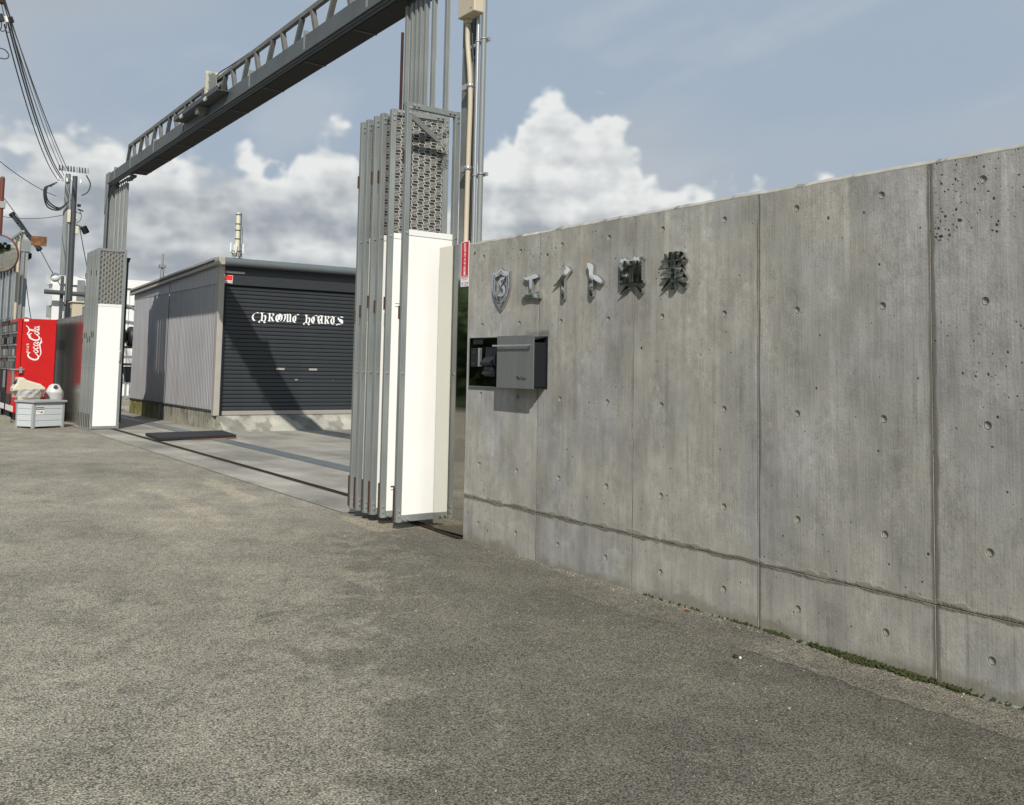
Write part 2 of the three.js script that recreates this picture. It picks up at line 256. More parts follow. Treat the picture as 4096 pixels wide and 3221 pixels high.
// ---------------------------------------------------------------- concrete wall
const wallMaps = (() => {
  const W = 2048, H = 1024, LX = 4.8, LY = 2.1, rgb = new Uint8Array(W * H * 4), bmp = new Uint8Array(W * H * 4), h = new Float32Array(W * H), c = new Float32Array(W * H * 3);
  const tone = [0.02, -0.01, 0.015, 0.0, -0.015, 0.01];
  for (let j = 0; j < H; j++) for (let i = 0; i < W; i++) {
    const x = i / W * LX, y = j / H * LY, k = j * W + i, p = Math.floor(x / 0.9);
    const big = fbm(x * 1.5, y * 1.3 + p * 7, 5, 201), mid = fbm(x * 9 + 4, y * 7, 5, 202), fine = vn(x * 190, y * 150, 203), gr = vn(x * 420, y * 420, 211), str = fbm(x * 26, y * 1.4 + 3, 4, 204), fs = vn(x * 230, y * 9, 205), blue = sstep(0.5, 0.68, fbm(x * 2.6 + 7, y * 2.0, 5, 206) + (fine - 0.5) * 0.14);
    const m2 = fbm(x * 34 + 9, y * 27, 4, 231); let v = 0.606 + tone[p] + (big - 0.5) * 0.05 + (mid - 0.5) * 0.10 + (m2 - 0.5) * 0.11 + (fine - 0.5) * 0.06 + (gr - 0.5) * 0.05 + (str - 0.5) * 0.075 + (fs - 0.5) * 0.045;
    // blotchy grime on the middle of the boards, in grains
    const gm = sstep(0.50, 0.66, fbm(x * 5.5 + 30, y * 3.2, 6, 207) + (m2 - 0.5) * 0.35 + (fine - 0.5) * 0.30 + (gr - 0.5) * 0.2 + 0.10 * Math.exp(-Math.pow((y - 0.85) / 0.55, 2)) - 0.05); v -= 0.055 * gm;
    const drip = sstep(0.66, 0.8, fbm(x * 15 + 11, y * 0.55, 3, 208)) * sstep(1.5, 2.0, y + 0.3 * str); v += 0.055 * drip;
    const run = sstep(0.70, 0.82, fbm(x * 22 + 50, y * 0.9, 4, 209) + (fine - 0.5) * 0.12); v -= 0.06 * run;
    let r = v * (1.0 - 0.0 * blue), g = v * 0.990, b = v * mix(0.938, 0.972, blue); r -= 0.004 * blue;
    // old form-board joints: dirt sits in the grooves
    for (const jx of [0.9, 1.8, 2.7, 3.6, 4.5]) { const d = Math.abs(x - jx + (vn(y * 9, jx, 221) - 0.5) * 0.008), ww = (jx > 3 ? 0.024 : jx > 2 ? 0.015 : 0.009) * (0.35 + 1.1 * fbm(y * 6, jx, 4, 222)), q = sstep(ww, ww * 0.35, d) * (jx > 2 ? 0.8 : 0.6); r = mix(r, 0.36, q); g = mix(g, 0.35, q); b = mix(b, 0.315, q); h[k] -= 0.2 * q; }
    { const wob = (fbm(x * 7, 3, 4, 223) - 0.5) * 0.016, d = Math.abs(y - 0.3 - wob), ww = 0.0185 * (0.25 + 1.3 * fbm(x * 9 + 3, 9, 4, 224)), q = sstep(ww, ww * 0.4, d) * (0.6 + 0.4 * fine); r = mix(r, 0.35, q); g = mix(g, 0.325, q); b = mix(b, 0.285, q); h[k] += 0.35 * q * (fine - 0.3);
      // mortar that bled out of the joint and set as a ragged lip
      const lip = sstep(0.56, 0.62, fbm(x * 14, y * 22, 5, 225) + 0.25 * Math.exp(-Math.pow((y - 0.31) / 0.018, 2)) - 0.17) * sstep(0.035, 0.015, Math.abs(y - 0.31)); r = mix(r, 0.50, lip * 0.7); g = mix(g, 0.485, lip * 0.7); b = mix(b, 0.44, lip * 0.7); h[k] += 0.4 * lip; }
    const pt = sstep(0.62, 0.66, fbm(x * 4.2, y * 7 + 3, 5, 226)) * sstep(0.36, 0.33, y) * sstep(0.12, 0.18, y); r += 0.035 * pt; g += 0.037 * pt; b += 0.036 * pt; h[k] += 0.12 * pt;
    const dirt = sstep(0.03, -0.02, y - 0.03 - (fbm(x * 4, y * 6, 5, 227) - 0.5) * 0.17 - (m2 - 0.5) * 0.05 - (fine - 0.5) * 0.03) * (0.45 + 0.55 * fbm(x * 12, y * 18, 4, 229)); r = mix(r, 0.45, dirt * 0.8); g = mix(g, 0.432, dirt * 0.8); b = mix(b, 0.375, dirt * 0.8);
    const tape = x > 1.335 + 0.02 * (y - 1.83) * 5 && x < 1.40 - 0.5 * Math.max(0, 1.862 - y) && y > 1.832 && y < 1.881 ? 1 : 0; r = mix(r, 0.63, tape * 0.7); g = mix(g, 0.58, tape * 0.7); b = mix(b, 0.48, tape * 0.7);
    const soot = sstep(0.035, 0.0, Math.abs(y - 1.428)) * sstep(0.72, 0.8, x) * sstep(1.03, 0.99, x) * (0.3 + 0.9 * fbm(x * 6, y * 90, 3, 228)); r -= 0.17 * soot; g -= 0.17 * soot; b -= 0.15 * soot;
    c[3 * k] = r; c[3 * k + 1] = g; c[3 * k + 2] = b; h[k] += (fine - 0.5) * 0.10 + (mid - 0.5) * 0.12 + (fs - 0.5) * 0.10;
  }
  // blowholes
  const r = rng(77), n = 620;
  for (let i = 0; i < n; i++) {
    let x, y, R; const z = r(); if (z < 0.28) { x = 3.62 + r() * r() * 1.1; y = 1.75 + r() * 0.33; } else if (z < 0.42) { x = 3.6 + r() * 0.9; y = 1.0 + r() * 0.5; } else if (z < 0.55) { x = 0.05 + r() * 1.6; y = 1.9 + r() * 0.17; } else { x = r() * LX; y = 0.08 + r() * 1.95; }
    R = 0.0012 + r() * r() * 0.0038; if (i % 90 === 0) R = 0.0075; const ax = 0.8 + r() * 0.5, ay = 0.8 + r() * 0.8;
    const a0 = Math.floor((x - R * 2.2) / LX * W), a1 = Math.ceil((x + R * 2.2) / LX * W), b0 = Math.floor((y - R * 2.2) / LY * H), b1 = Math.ceil((y + R * 2.2) / LY * H);
    for (let jj = Math.max(0, b0); jj <= Math.min(H - 1, b1); jj++) for (let ii = Math.max(0, a0); ii <= Math.min(W - 1, a1); ii++) { const dx = (ii / W * LX - x) / (R * ax), dy = (jj / H * LY - y) / (R * ay), q = sstep(1.35, 0.6, Math.sqrt(dx * dx + dy * dy)) * 0.92, k = jj * W + ii; c[3 * k] = mix(c[3 * k], 0.17, q); c[3 * k + 1] = mix(c[3 * k + 1], 0.165, q); c[3 * k + 2] = mix(c[3 * k + 2], 0.15, q); h[k] -= 0.5 * q; }
  }
  for (let k = 0; k < W * H; k++) { for (let q = 0; q < 3; q++) rgb[4 * k + q] = clamp(c[3 * k + q]) * 255; rgb[4 * k + 3] = 255; bmp[4 * k] = bmp[4 * k + 1] = bmp[4 * k + 2] = clamp(0.55 + h[k]) * 255; bmp[4 * k + 3] = 255; }
  const mk = (d, s) => { const t = new THREE.DataTexture(d, W, H, THREE.RGBAFormat); if (s) t.colorSpace = THREE.SRGBColorSpace; t.wrapS = t.wrapT = THREE.RepeatWrapping; t.magFilter = THREE.LinearFilter; t.minFilter = THREE.LinearMipmapLinearFilter; t.generateMipmaps = true; t.repeat.set(1 / LX, 1 / LY); t.needsUpdate = true; return t; };
  return [mk(rgb, true), mk(bmp, false)];
})();
const wallMat = std({ map: wallMaps[0], bumpMap: wallMaps[1], bumpScale: 0.0045, roughness: 0.88 });
const plugMat = std({ map: coat([0.53, 0.525, 0.48], 0.16, 0, 233, 0.2), roughness: 0.9 });
{
  const w = thing('concrete_wall', 'bare grey concrete wall with tie holes and form-board joints beside the gate', 'wall');
  const xs = [0.045, 0.9, 1.8, 2.7, 3.6, 4.5, 5.4, 6.3, 7.2, 8.1], g = 0.0022, HX = [], HY = [1.981, 1.502, 1.022, 0.54, 0.138];
  for (let k = 0; k < 18; k++) HX.push(0.236 + 0.4485 * k);
  const plug = new THREE.LatheGeometry([[0.0001, -0.0085], [0.0098, -0.0082], [0.0118, -0.0055], [0.0134, -0.0030], [0.0150, -0.0070], [0.0158, -0.0140], [0.0178, -0.0150]].map(([a, b]) => new THREE.Vector2(a, b)), 22); plug.rotateX(Math.PI / 2); metreUV(plug);
  for (let i = 0; i < xs.length - 1; i++) for (const [y0, y1] of [[0, 0.3], [0.3, 2.079]]) {
    const a = xs[i] + (i ? g : 0), b = xs[i + 1] - g, c = y0 ? y0 + g : -0.05, d = y1 < 1 ? y1 - g : y1, s = shapeOf([a, c, b, c, b, d, a, d]), here = [];
    for (const x of HX) for (const y of HY) if (x > a + 0.02 && x < b - 0.02 && y > c && y < d) { const h = new THREE.Path(); h.absarc(x, y, 0.017, 0, Math.PI * 2, true); s.holes.push(h); here.push([x, y]); }
    const e = new THREE.ExtrudeGeometry(s, { depth: 0.02, bevelEnabled: true, bevelSize: 0.0006, bevelThickness: 0.0008, bevelSegments: 1, curveSegments: 18 }); e.translate(0, 0, -0.0208);
    const p = part('panel', e, wallMat, w);
    for (const [x, y] of here) { const q = part('tie_hole_plug', plug, plugMat, p); q.position.set(x, y, 0.0012); q.rotation.z = x * 9 + y * 5; }
  }
  part('core', [box(0.05, 8.1, -0.05, 2.079, -0.2, -0.0226)], wallMat, w);
  // coping: a mortar bevel along the top edge, chipped here and there
  const n = 320, pos = [], id = [], uv = [];
  for (let i = 0; i <= n; i++) {
    const x = 0.045 + (8.1 - 0.045) * i / n, t = (vn(x * 21, 1, 241) - 0.5) * 0.004, chip = sstep(0.78, 0.9, vn(x * 6.5, 2, 242)) * 0.008 * vn(x * 60, 3, 243), f = (vn(x * 34, 5, 244) - 0.5) * 0.004;
    const sec = [[2.0795, -0.205], [2.0795, 0.0005], [2.0835 + f, 0.0005 - chip], [2.101 + t - chip, -0.022 + t * 0.5 - chip * 0.4], [2.104, -0.06], [2.104, -0.205]];
    sec.forEach(([y, z], k) => { pos.push(x, y, z); uv.push(x, z + y); if (i && k) { const q = i * 6 + k; id.push(q - 7, q - 6, q, q - 7, q, q - 1); } });
  }
  const cg = new THREE.BufferGeometry(); cg.setAttribute('position', new THREE.Float32BufferAttribute(pos, 3)); cg.setAttribute('uv', new THREE.Float32BufferAttribute(uv, 2)); cg.setIndex(id); const cn = cg.toNonIndexed(); cn.computeVertexNormals();
  const endCap = new THREE.ShapeGeometry(shapeOf([-0.205, 2.0795, 0.0005, 2.0795, 0, 2.084, -0.022, 2.101, -0.06, 2.104, -0.205, 2.104])); endCap.rotateY(-Math.PI / 2); endCap.scale(1, 1, 1); endCap.translate(0.0455, 0, 0);
  const copeMat = std({ map: tex(1024, 64, (u, v) => { const a = fbm(u * 40, v * 3, 5, 245, 40, 3), d = sstep(0.62, 0.7, fbm(u * 60, v * 4, 4, 246, 60, 4)); const k = 0.63 + (a - 0.5) * 0.2; return [mix(k, 0.27, d * 0.45), mix(k * 0.99, 0.255, d * 0.45), mix(k * 0.94, 0.235, d * 0.45)]; }, 4, 0.25), roughness: 0.9, side: THREE.DoubleSide });
  part('coping', [cn, endCap.toNonIndexed()], copeMat, w, 'pale chipped mortar bevel along the wall top');
}

// ---------------------------------------------------------------- polished steel end plate and the security sign stuck on it
{
  const j = thing('steel_end_plate', 'mirror-polished steel plate closing the concrete wall end at the gate', 'steel plate');
  part('plate', box(-0.38, 0.043, -0.03, 2.104, -0.012, -0.001), M.mirror, j);
  part('return_flange', box(-0.38, -0.375, -0.03, 2.104, -0.16, -0.0125), M.mirror, j);
  part('top_flange', box(-0.374, 0.043, 2.0955, 2.1035, -0.16, -0.0125), M.mirror, j);
}
// stroke glyphs for small print: polylines in a unit square, y up
function canvasTex(w, h, draw) { const c = document.createElement('canvas'); c.width = w; c.height = h; const g = c.getContext('2d'); draw(g, w, h); const t = new THREE.CanvasTexture(c); t.colorSpace = THREE.SRGBColorSpace; t.magFilter = THREE.LinearFilter; return t; }
function glyph(g, strokes, x, y, s, lw) { g.lineWidth = lw; g.lineCap = 'square'; g.lineJoin = 'miter'; for (const p of strokes) { g.beginPath(); for (let i = 0; i < p.length; i += 2) { const a = x + p[i] * s, b = y + (1 - p[i + 1]) * s; i ? g.lineTo(a, b) : g.moveTo(a, b); } g.stroke(); } }
const KJ = {
  kan: [[.08, .95, .08, .5], [.08, .95, .48, .95], [.08, .72, .46, .72], [.08, .5, .5, .5], [.28, .95, .28, .5], [.62, .98, .54, .78], [.6, .85, .96, .85], [.62, .66, .9, .66], [.15, .38, .85, .38], [.15, .38, .15, .06], [.85, .38, .85, .06], [.38, .38, .38, .06], [.62, .38, .62, .06], [.02, .05, .98, .05]],
  shi: [[.2, .98, .24, .88], [.04, .76, .4, .76], [.38, .76, .04, .36], [.24, .56, .24, .02], [.3, .5, .42, .4], [.52, .95, .9, .95], [.52, .95, .52, .38], [.9, .95, .9, .38], [.52, .76, .9, .76], [.52, .57, .9, .57], [.52, .38, .9, .38], [.62, .38, .56, .15, .4, .02], [.76, .38, .76, .08, .96, .06, .96, .2]],
  ka: [[.1, .7, .88, .7, .82, .1, .68, .16], [.46, .95, .42, .5, .12, .06]], me: [[.74, .92, .55, .45, .14, .08], [.3, .66, .82, .2]], ra: [[.22, .9, .8, .9], [.12, .62, .86, .62, .74, .3, .34, .04]],
  set: [[.16, .98, .3, .9], [.02, .78, .44, .78], [.1, .62, .4, .62], [.1, .46, .4, .46], [.1, .3, .4, .3], [.1, .3, .1, .06], [.4, .3, .4, .06], [.1, .06, .4, .06], [.58, .94, .52, .58], [.58, .94, .82, .94, .84, .62, .98, .62], [.52, .48, .9, .48, .74, .2, .5, .02], [.58, .4, .76, .16, .98, .02]],
  chi: [[.1, .95, .9, .95], [.1, .95, .1, .72], [.9, .95, .9, .72], [.1, .72, .9, .72], [.37, .95, .37, .72], [.63, .95, .63, .72], [.08, .6, .92, .6], [.5, .7, .5, .5], [.28, .5, .76, .5], [.28, .5, .28, .12], [.76, .5, .76, .12], [.28, .37, .76, .37], [.28, .25, .76, .25], [.28, .12, .76, .12], [.08, .5, .08, .02, .96, .02]],
};
{
  const t = canvasTex(160, 480, (g, w, h) => {
    g.fillStyle = '#e9e9ea'; g.fillRect(0, 0, w, h); g.fillStyle = '#c8182c'; g.fillRect(7, 6, w - 14, 362); g.strokeStyle = '#f4efef';
    ['kan', 'shi', 'ka', 'me', 'ra', 'set', 'chi'].forEach((k, i) => glyph(g, KJ[k], 54, 20 + i * 49, 44, i > 1 && i < 5 ? 6.5 : 4.4));
    g.fillStyle = '#c8182c'; g.fillRect(7, 372, w - 14, 20); g.fillStyle = '#eee'; g.font = 'bold 15px sans-serif'; g.fillText('MONITORED AREA', 14, 388);
    g.fillStyle = '#777'; for (let i = 0; i < 2; i++) g.fillRect(22, 400 + i * 9, w - 44, 4);
    g.fillStyle = '#1d4fa0'; g.font = 'bold 42px sans-serif'; g.fillText('SE', 12, 462); g.fillText('OM', 92, 462); g.fillStyle = '#b01a2c'; g.fillText('C', 64, 462); g.fillRect(7, 468, w - 14, 5);
  });
  const s = thing('security_sign', 'upright red and white camera warning sticker on the polished end plate', 'sign');
  const g = new THREE.PlaneGeometry(0.104, 0.328); g.translate(-0.008, 1.952, 0.0035);
  part('print', g, std({ map: t, roughness: 0.4 }), s); part('backing', box(-0.06, 0.044, 1.788, 2.116, 0.0, 0.003), M.boardTrim, s);
}

// ---------------------------------------------------------------- emblem and raised letters
function slab(arr, z0, z1, holes = [], bev = 0.0012) {
  const s = shapeOf(arr); for (const h of holes) s.holes.push(shapeOf(h));
  const b = bev, g = new THREE.ExtrudeGeometry(s, { depth: z1 - z0 - 2 * b, bevelEnabled: true, bevelSize: b, bevelThickness: b, bevelOffset: -b, bevelSegments: 2, curveSegments: 6 }); g.translate(0, 0, z0 + b); return g;
}
function smoothRing(arr, n = 5) { const c = new THREE.CatmullRomCurve3(arr.reduce((o, v, i) => (i % 2 ? o[o.length - 1].y = v : o.push(V(v, 0, 0)), o), []), true, 'catmullrom', 0.35), q = c.getPoints(arr.length / 2 * n), o = []; q.pop(); for (const p of q) o.push(p.x, p.y); return o; }
function nibStrip(pts, w, z) {          // flat ribbon of constant width round a polyline (x, y pairs), smoothed
  const c = new THREE.CatmullRomCurve3(pts.reduce((o, v, i) => (i % 2 ? o[o.length - 1].y = v : o.push(V(v, 0, 0)), o), [])), N = pts.length * 3, L = [], R = [];
  for (let i = 0; i <= N; i++) { const p = c.getPoint(i / N), t = c.getTangent(i / N), k = typeof w === 'function' ? w(i / N) : w; L.push(p.x - t.y * k / 2, p.y + t.x * k / 2); R.unshift(p.y - t.x * k / 2); R.unshift(p.x + t.y * k / 2); }
  return L.concat(R);
}
{
  const outer = [0.49,1.886,0.506,1.871,0.53,1.864,0.559,1.858,0.589,1.857,0.59,1.803,0.589,1.738,0.578,1.703,0.554,1.666,0.526,1.634,0.493,1.601,0.45,1.634,0.413,1.679,0.391,1.72,0.38,1.757,0.382,1.8,0.388,1.858,0.425,1.857,0.454,1.864,0.477,1.875];
  const inner = [0.487,1.85,0.505,1.837,0.525,1.83,0.558,1.825,0.56,1.74,0.547,1.702,0.519,1.667,0.487,1.631,0.449,1.664,0.427,1.698,0.414,1.749,0.413,1.828,0.437,1.83,0.461,1.837];
  const toward = (a, k, cx = 0.487, cy = 1.75) => a.map((v, i) => i % 2 ? cy + (v - cy) * k : cx + (v - cx) * k);
  const e = thing('emblem', 'chrome shield emblem with an S and a dagger on the concrete wall', 'emblem');
  part('shield_frame', slab(outer, 0.004, 0.018, [inner]), M.chrome, e);
  part('outer_ridge', slab(toward(outer, 0.975), 0.0182, 0.0235, [toward(outer, 0.885)], 0.0022), M.chrome, e);
  part('inner_ridge', slab(toward(inner, 1.085), 0.0182, 0.0225, [toward(inner, 1.0)], 0.0018), M.chrome, e);
  part('letter', slab(nibStrip([0.535,1.806,0.503,1.812,0.478,1.801,0.474,1.785,0.499,1.763,0.522,1.746,0.529,1.726,0.518,1.707,0.489,1.698,0.442,1.703], (t) => 0.013 + 0.016 * Math.sin(Math.PI * t)), 0.006, 0.02), M.chrome, e);
  part('dagger', slab(nibStrip([0.54,1.82,0.53,1.807,0.448,1.705], (t) => 0.013 - 0.009 * t), 0.0205, 0.0265, [], 0.001), M.chrome, e);
  const grp = 'raised chrome characters of the company name', L = (label) => thing('sign_letter', label, 'letter', grp), F = 0.0255, B = 0.006;
  part('face', slab(smoothRing([0.759,1.811,0.773,1.802,0.8,1.802,0.837,1.807,0.869,1.814,0.895,1.815,0.911,1.808,0.919,1.797,0.907,1.788,0.88,1.784,0.854,1.781,0.857,1.776,0.851,1.692,0.88,1.693,0.899,1.697,0.912,1.701,0.928,1.688,0.939,1.669,0.939,1.655,0.905,1.658,0.842,1.664,0.799,1.66,0.769,1.655,0.752,1.672,0.746,1.696,0.76,1.69,0.787,1.689,0.825,1.692,0.819,1.777,0.801,1.777,0.779,1.783,0.763,1.792], 3), B, F), M.chrome, L('chrome character エ, first after the shield emblem'));
  part('face', slab(smoothRing([1.199,1.843,1.221,1.837,1.241,1.825,1.255,1.811,1.239,1.803,1.222,1.788,1.204,1.771,1.192,1.757,1.193,1.745,1.192,1.641,1.175,1.64,1.16,1.651,1.161,1.752,1.141,1.748,1.112,1.735,1.082,1.723,1.079,1.728,1.102,1.739,1.126,1.755,1.145,1.769,1.169,1.789,1.193,1.81,1.209,1.828,1.2,1.837], 3), B, F), M.chrome, L('chrome character イ with its slanted head stroke, second of the name'));
  part('face', slab(smoothRing([1.411,1.843,1.434,1.843,1.465,1.83,1.473,1.814,1.469,1.771,1.496,1.765,1.533,1.747,1.557,1.726,1.545,1.711,1.521,1.717,1.491,1.731,1.469,1.74,1.468,1.65,1.456,1.639,1.44,1.647,1.431,1.675,1.432,1.754,1.428,1.798,1.416,1.818], 3), B, F), M.chrome, L('chrome character ト with one short side arm, middle of the name'));
  part('face', [slab([1.713,1.845,1.733,1.838,1.75,1.851,1.768,1.84,1.784,1.835,1.82,1.834,1.824,1.84,1.833,1.849,1.849,1.837,1.868,1.847,1.887,1.841,1.904,1.828,1.891,1.821,1.892,1.71,1.901,1.71,1.909,1.692,1.78,1.694,1.707,1.690,1.703,1.695,1.707,1.699,1.705,1.825], B, F,
    [[1.738,1.831,1.76,1.829,1.76,1.792,1.738,1.794], [1.738,1.786,1.759,1.784,1.76,1.746,1.739,1.747], [1.738,1.742,1.76,1.741,1.76,1.699,1.739,1.7], [1.786,1.802,1.821,1.799,1.822,1.7,1.787,1.701], [1.788,1.826,1.82,1.824,1.821,1.806,1.788,1.808], [1.847,1.824,1.863,1.823,1.864,1.786,1.848,1.788], [1.847,1.783,1.866,1.781,1.866,1.745,1.847,1.746], [1.846,1.741,1.865,1.74,1.865,1.699,1.847,1.7]], 0.0008),
    slab([1.764,1.6905,1.792,1.673,1.704,1.637,1.702,1.64,1.751,1.68], B, F - 0.0006, [], 0.0008), slab([1.82,1.6905,1.859,1.682,1.885,1.669,1.897,1.65,1.891,1.638,1.878,1.641,1.859,1.66,1.84,1.677], B, F - 0.0009, [], 0.0008)], M.chrome, L('chrome kanji 興 with a boxed upper half, fourth of the name'));
  const G = [[2.121,1.762,2.151,1.759,2.15,1.641,2.122,1.639], [2.039,1.801,2.041,1.795,2.084,1.795,2.239,1.796,2.222,1.816,2.205,1.802,2.157,1.801,2.084,1.802], [2.064,1.843,2.084,1.837,2.094,1.816,2.084,1.801,2.071,1.802,2.069,1.828], [2.101,1.849,2.133,1.846,2.136,1.841,2.126,1.838,2.124,1.801,2.102,1.801], [2.141,1.849,2.171,1.846,2.174,1.841,2.166,1.837,2.165,1.801,2.142,1.801], [2.186,1.846,2.218,1.833,2.183,1.802,2.176,1.802],
    [2.093,1.797,2.112,1.797,2.121,1.777,2.112,1.761,2.1,1.761], [2.155,1.799,2.192,1.796,2.154,1.763,2.149,1.763], [2.051,1.764,2.052,1.757,2.224,1.758,2.202,1.78,2.188,1.764], [2.063,1.737,2.069,1.731,2.217,1.732,2.2,1.753,2.185,1.737], [2.04,1.709,2.042,1.702,2.24,1.703,2.218,1.727,2.202,1.709], [2.099,1.705,2.122,1.705,2.122,1.682,2.089,1.662,2.043,1.64,2.039,1.643], [2.149,1.703,2.175,1.687,2.203,1.678,2.241,1.672,2.225,1.646,2.196,1.656,2.172,1.677]];
  part('face', G.map((a, i) => slab(a, B + i * 0.0001, F - i * 0.00035, [], 0.0008)), M.chrome, L('dark reflecting chrome kanji 業, last of the company name'));
}

// ---------------------------------------------------------------- mailbox
{
  const b = thing('mailbox', 'grey steel mailbox with a round bar across its front plate', 'mailbox');
  const brushedGrey = std({ map: coat([0.455, 0.465, 0.465], 0.04, 0, 301, 0.5, 4), roughness: 0.45, metalness: 0.3 });
  part('body', rbox(0.615, 0.994, 1.088, 1.372, 0.001, 0.097, 0.006), M.charcoal, b, 'dark case behind the front plate');
  const lid = rbox(0.605, 0.996, -0.004, 0.004, -0.095, 0, 0.003); lid.rotateX(0.22); lid.translate(0, 1.389, 0.097); part('lid', lid, M.charcoal, b);
  part('wall_plate', box(0.605, 1.003, 1.082, 1.413, 0.0006, 0.004), M.charcoal, b);
  const fp = part('front_plate', rbox(0.588, 0.998, 1.079, 1.417, 0.102, 0.1085, 0.0015), brushedGrey, b, 'brushed grey plate lettered Mail box');
  part('bar', [cyl(0.0052, V(0.566, 1.352, 0.128), V(0.978, 1.354, 0.128), 14), new THREE.SphereGeometry(0.0075, 12, 8).translate(0.978, 1.354, 0.128)], M.chrome, b);
  for (const x of [0.645, 0.958]) part('bar_bracket', cyl(0.004, V(x, 1.353, 0.1086), V(x, 1.353, 0.128), 10), M.chrome, b);
  // hand lettering
  const x0 = 0.815, y0 = 1.134, s = 0.0215, g = [], put = (...p) => g.push(slab(nibStrip(p.map((v, i) => i % 2 ? y0 + v * s : x0 + v * s), 0.0032), 0.1086, 0.1094 + g.length * 0.00003, [], 0.0001));
  put(0, 0.85, 0.18, 1.1, 0.3, 0.6, 0.28, 0); put(0.3, 0.9, 0.5, 1.15, 0.55, 0.5, 0.7, 0.3); put(0.7, 0.3, 0.95, 1.1, 1.0, 0.5, 1.05, 0); put(1.75, 0.6, 1.45, 0.62, 1.3, 0.3, 1.5, 0.02, 1.75, 0.4, 1.8, 0); put(2.1, 0.62, 2.12, 0.02); put(2.1, 0.85, 2.12, 0.92); put(2.5, 1.15, 2.42, 0.6, 2.45, 0.02);
  put(3.2, 1.2, 3.05, 0.6, 3.05, 0.02); put(3.08, 0.45, 3.4, 0.55, 3.35, 0.1, 3.08, 0.02); put(3.85, 0.55, 3.62, 0.4, 3.75, 0.04, 4.0, 0.2, 3.85, 0.55); put(4.3, 0.6, 4.6, 0.3, 4.9, 0.0); put(4.9, 0.62, 4.6, 0.3, 4.25, 0.0);
  part('lettering', g, M.black, fp);
}
// ---------------------------------------------------------------- entry-phone panel
{
  const p = thing('entry_phone_panel', 'mirror-black entry panel with a door phone and hooded reader left of the mailbox', 'entry phone');
  part('mirror_plate', rbox(0.099, 0.612, 1.0775, 1.414, 0.001, 0.015, 0.002), std({ color: col(0.30, 0.30, 0.29), roughness: 0.03, metalness: 1 }), p);
  part('plate_edge', [box(0.096, 0.612, 1.414, 1.4175, 0.001, 0.0165), box(0.096, 0.612, 1.074, 1.0773, 0.001, 0.0165), box(0.096, 0.0988, 1.0773, 1.414, 0.001, 0.0165)], M.zinc, p);
  part('name_plate', rbox(0.15, 0.272, 1.369, 1.401, 0.0152, 0.019, 0.001), M.charcoal, p);
  const dark = M.charcoal, ph = part('door_phone', rbox(0.148, 0.232, 1.212, 1.341, 0.0152, 0.034, 0.003), dark, p);
  part('side_strip', rbox(0.2325, 0.240, 1.214, 1.342, 0.0152, 0.03, 0.002), M.zinc, p);
  part('lens', [new THREE.TorusGeometry(0.0135, 0.0022, 10, 26).translate(0.19, 1.31, 0.0345), new THREE.SphereGeometry(0.0085, 14, 10).scale(1, 1, 0.4).translate(0.19, 1.31, 0.0345)], M.black, ph);
  part('call_button', rbox(0.172, 0.208, 1.226, 1.243, 0.0342, 0.0365, 0.001), M.black, ph); part('caption', box(0.174, 0.204, 1.272, 1.276, 0.0342, 0.0346), M.black, ph);
  // hooded card reader: side profile (z, y) extruded along x
  const prof = (pts, x0, x1, mat, name) => { const g = new THREE.ExtrudeGeometry(shapeOf(pts), { depth: x1 - x0 - 0.004, bevelEnabled: true, bevelSize: 0.002, bevelThickness: 0.002, bevelSegments: 2 }); g.rotateY(-Math.PI / 2); g.translate(x1 - 0.002, 0, 0); return part(name, g, mat, p); };
  prof([0.0152, 1.345, 0.03, 1.345, 0.033, 1.28, 0.075, 1.243, 0.078, 1.228, 0.03, 1.218, 0.0152, 1.218], 0.335, 0.452, M.charcoal, 'reader_hood');
  part('reader_screen', box(0.348, 0.416, 1.275, 1.333, 0.0325, 0.0355), std({ color: col(0.03, 0.035, 0.045), roughness: 0.05 }), p);
  prof([0.0152, 1.2165, 0.045, 1.2165, 0.05, 1.19, 0.0152, 1.19], 0.345, 0.44, M.black, 'reader_slot');
  prof([0.0152, 1.189, 0.048, 1.184, 0.062, 1.165, 0.03, 1.15, 0.0152, 1.15], 0.335, 0.452, dark, 'reader_tray');
  part('reader_side', [0, 1, 2].map((k) => rbox(0.454 + k * 0.011, 0.463 + k * 0.011, 1.168, 1.343, 0.0152, 0.03 - 0.003 * k, 0.0015)), dark, p);
}

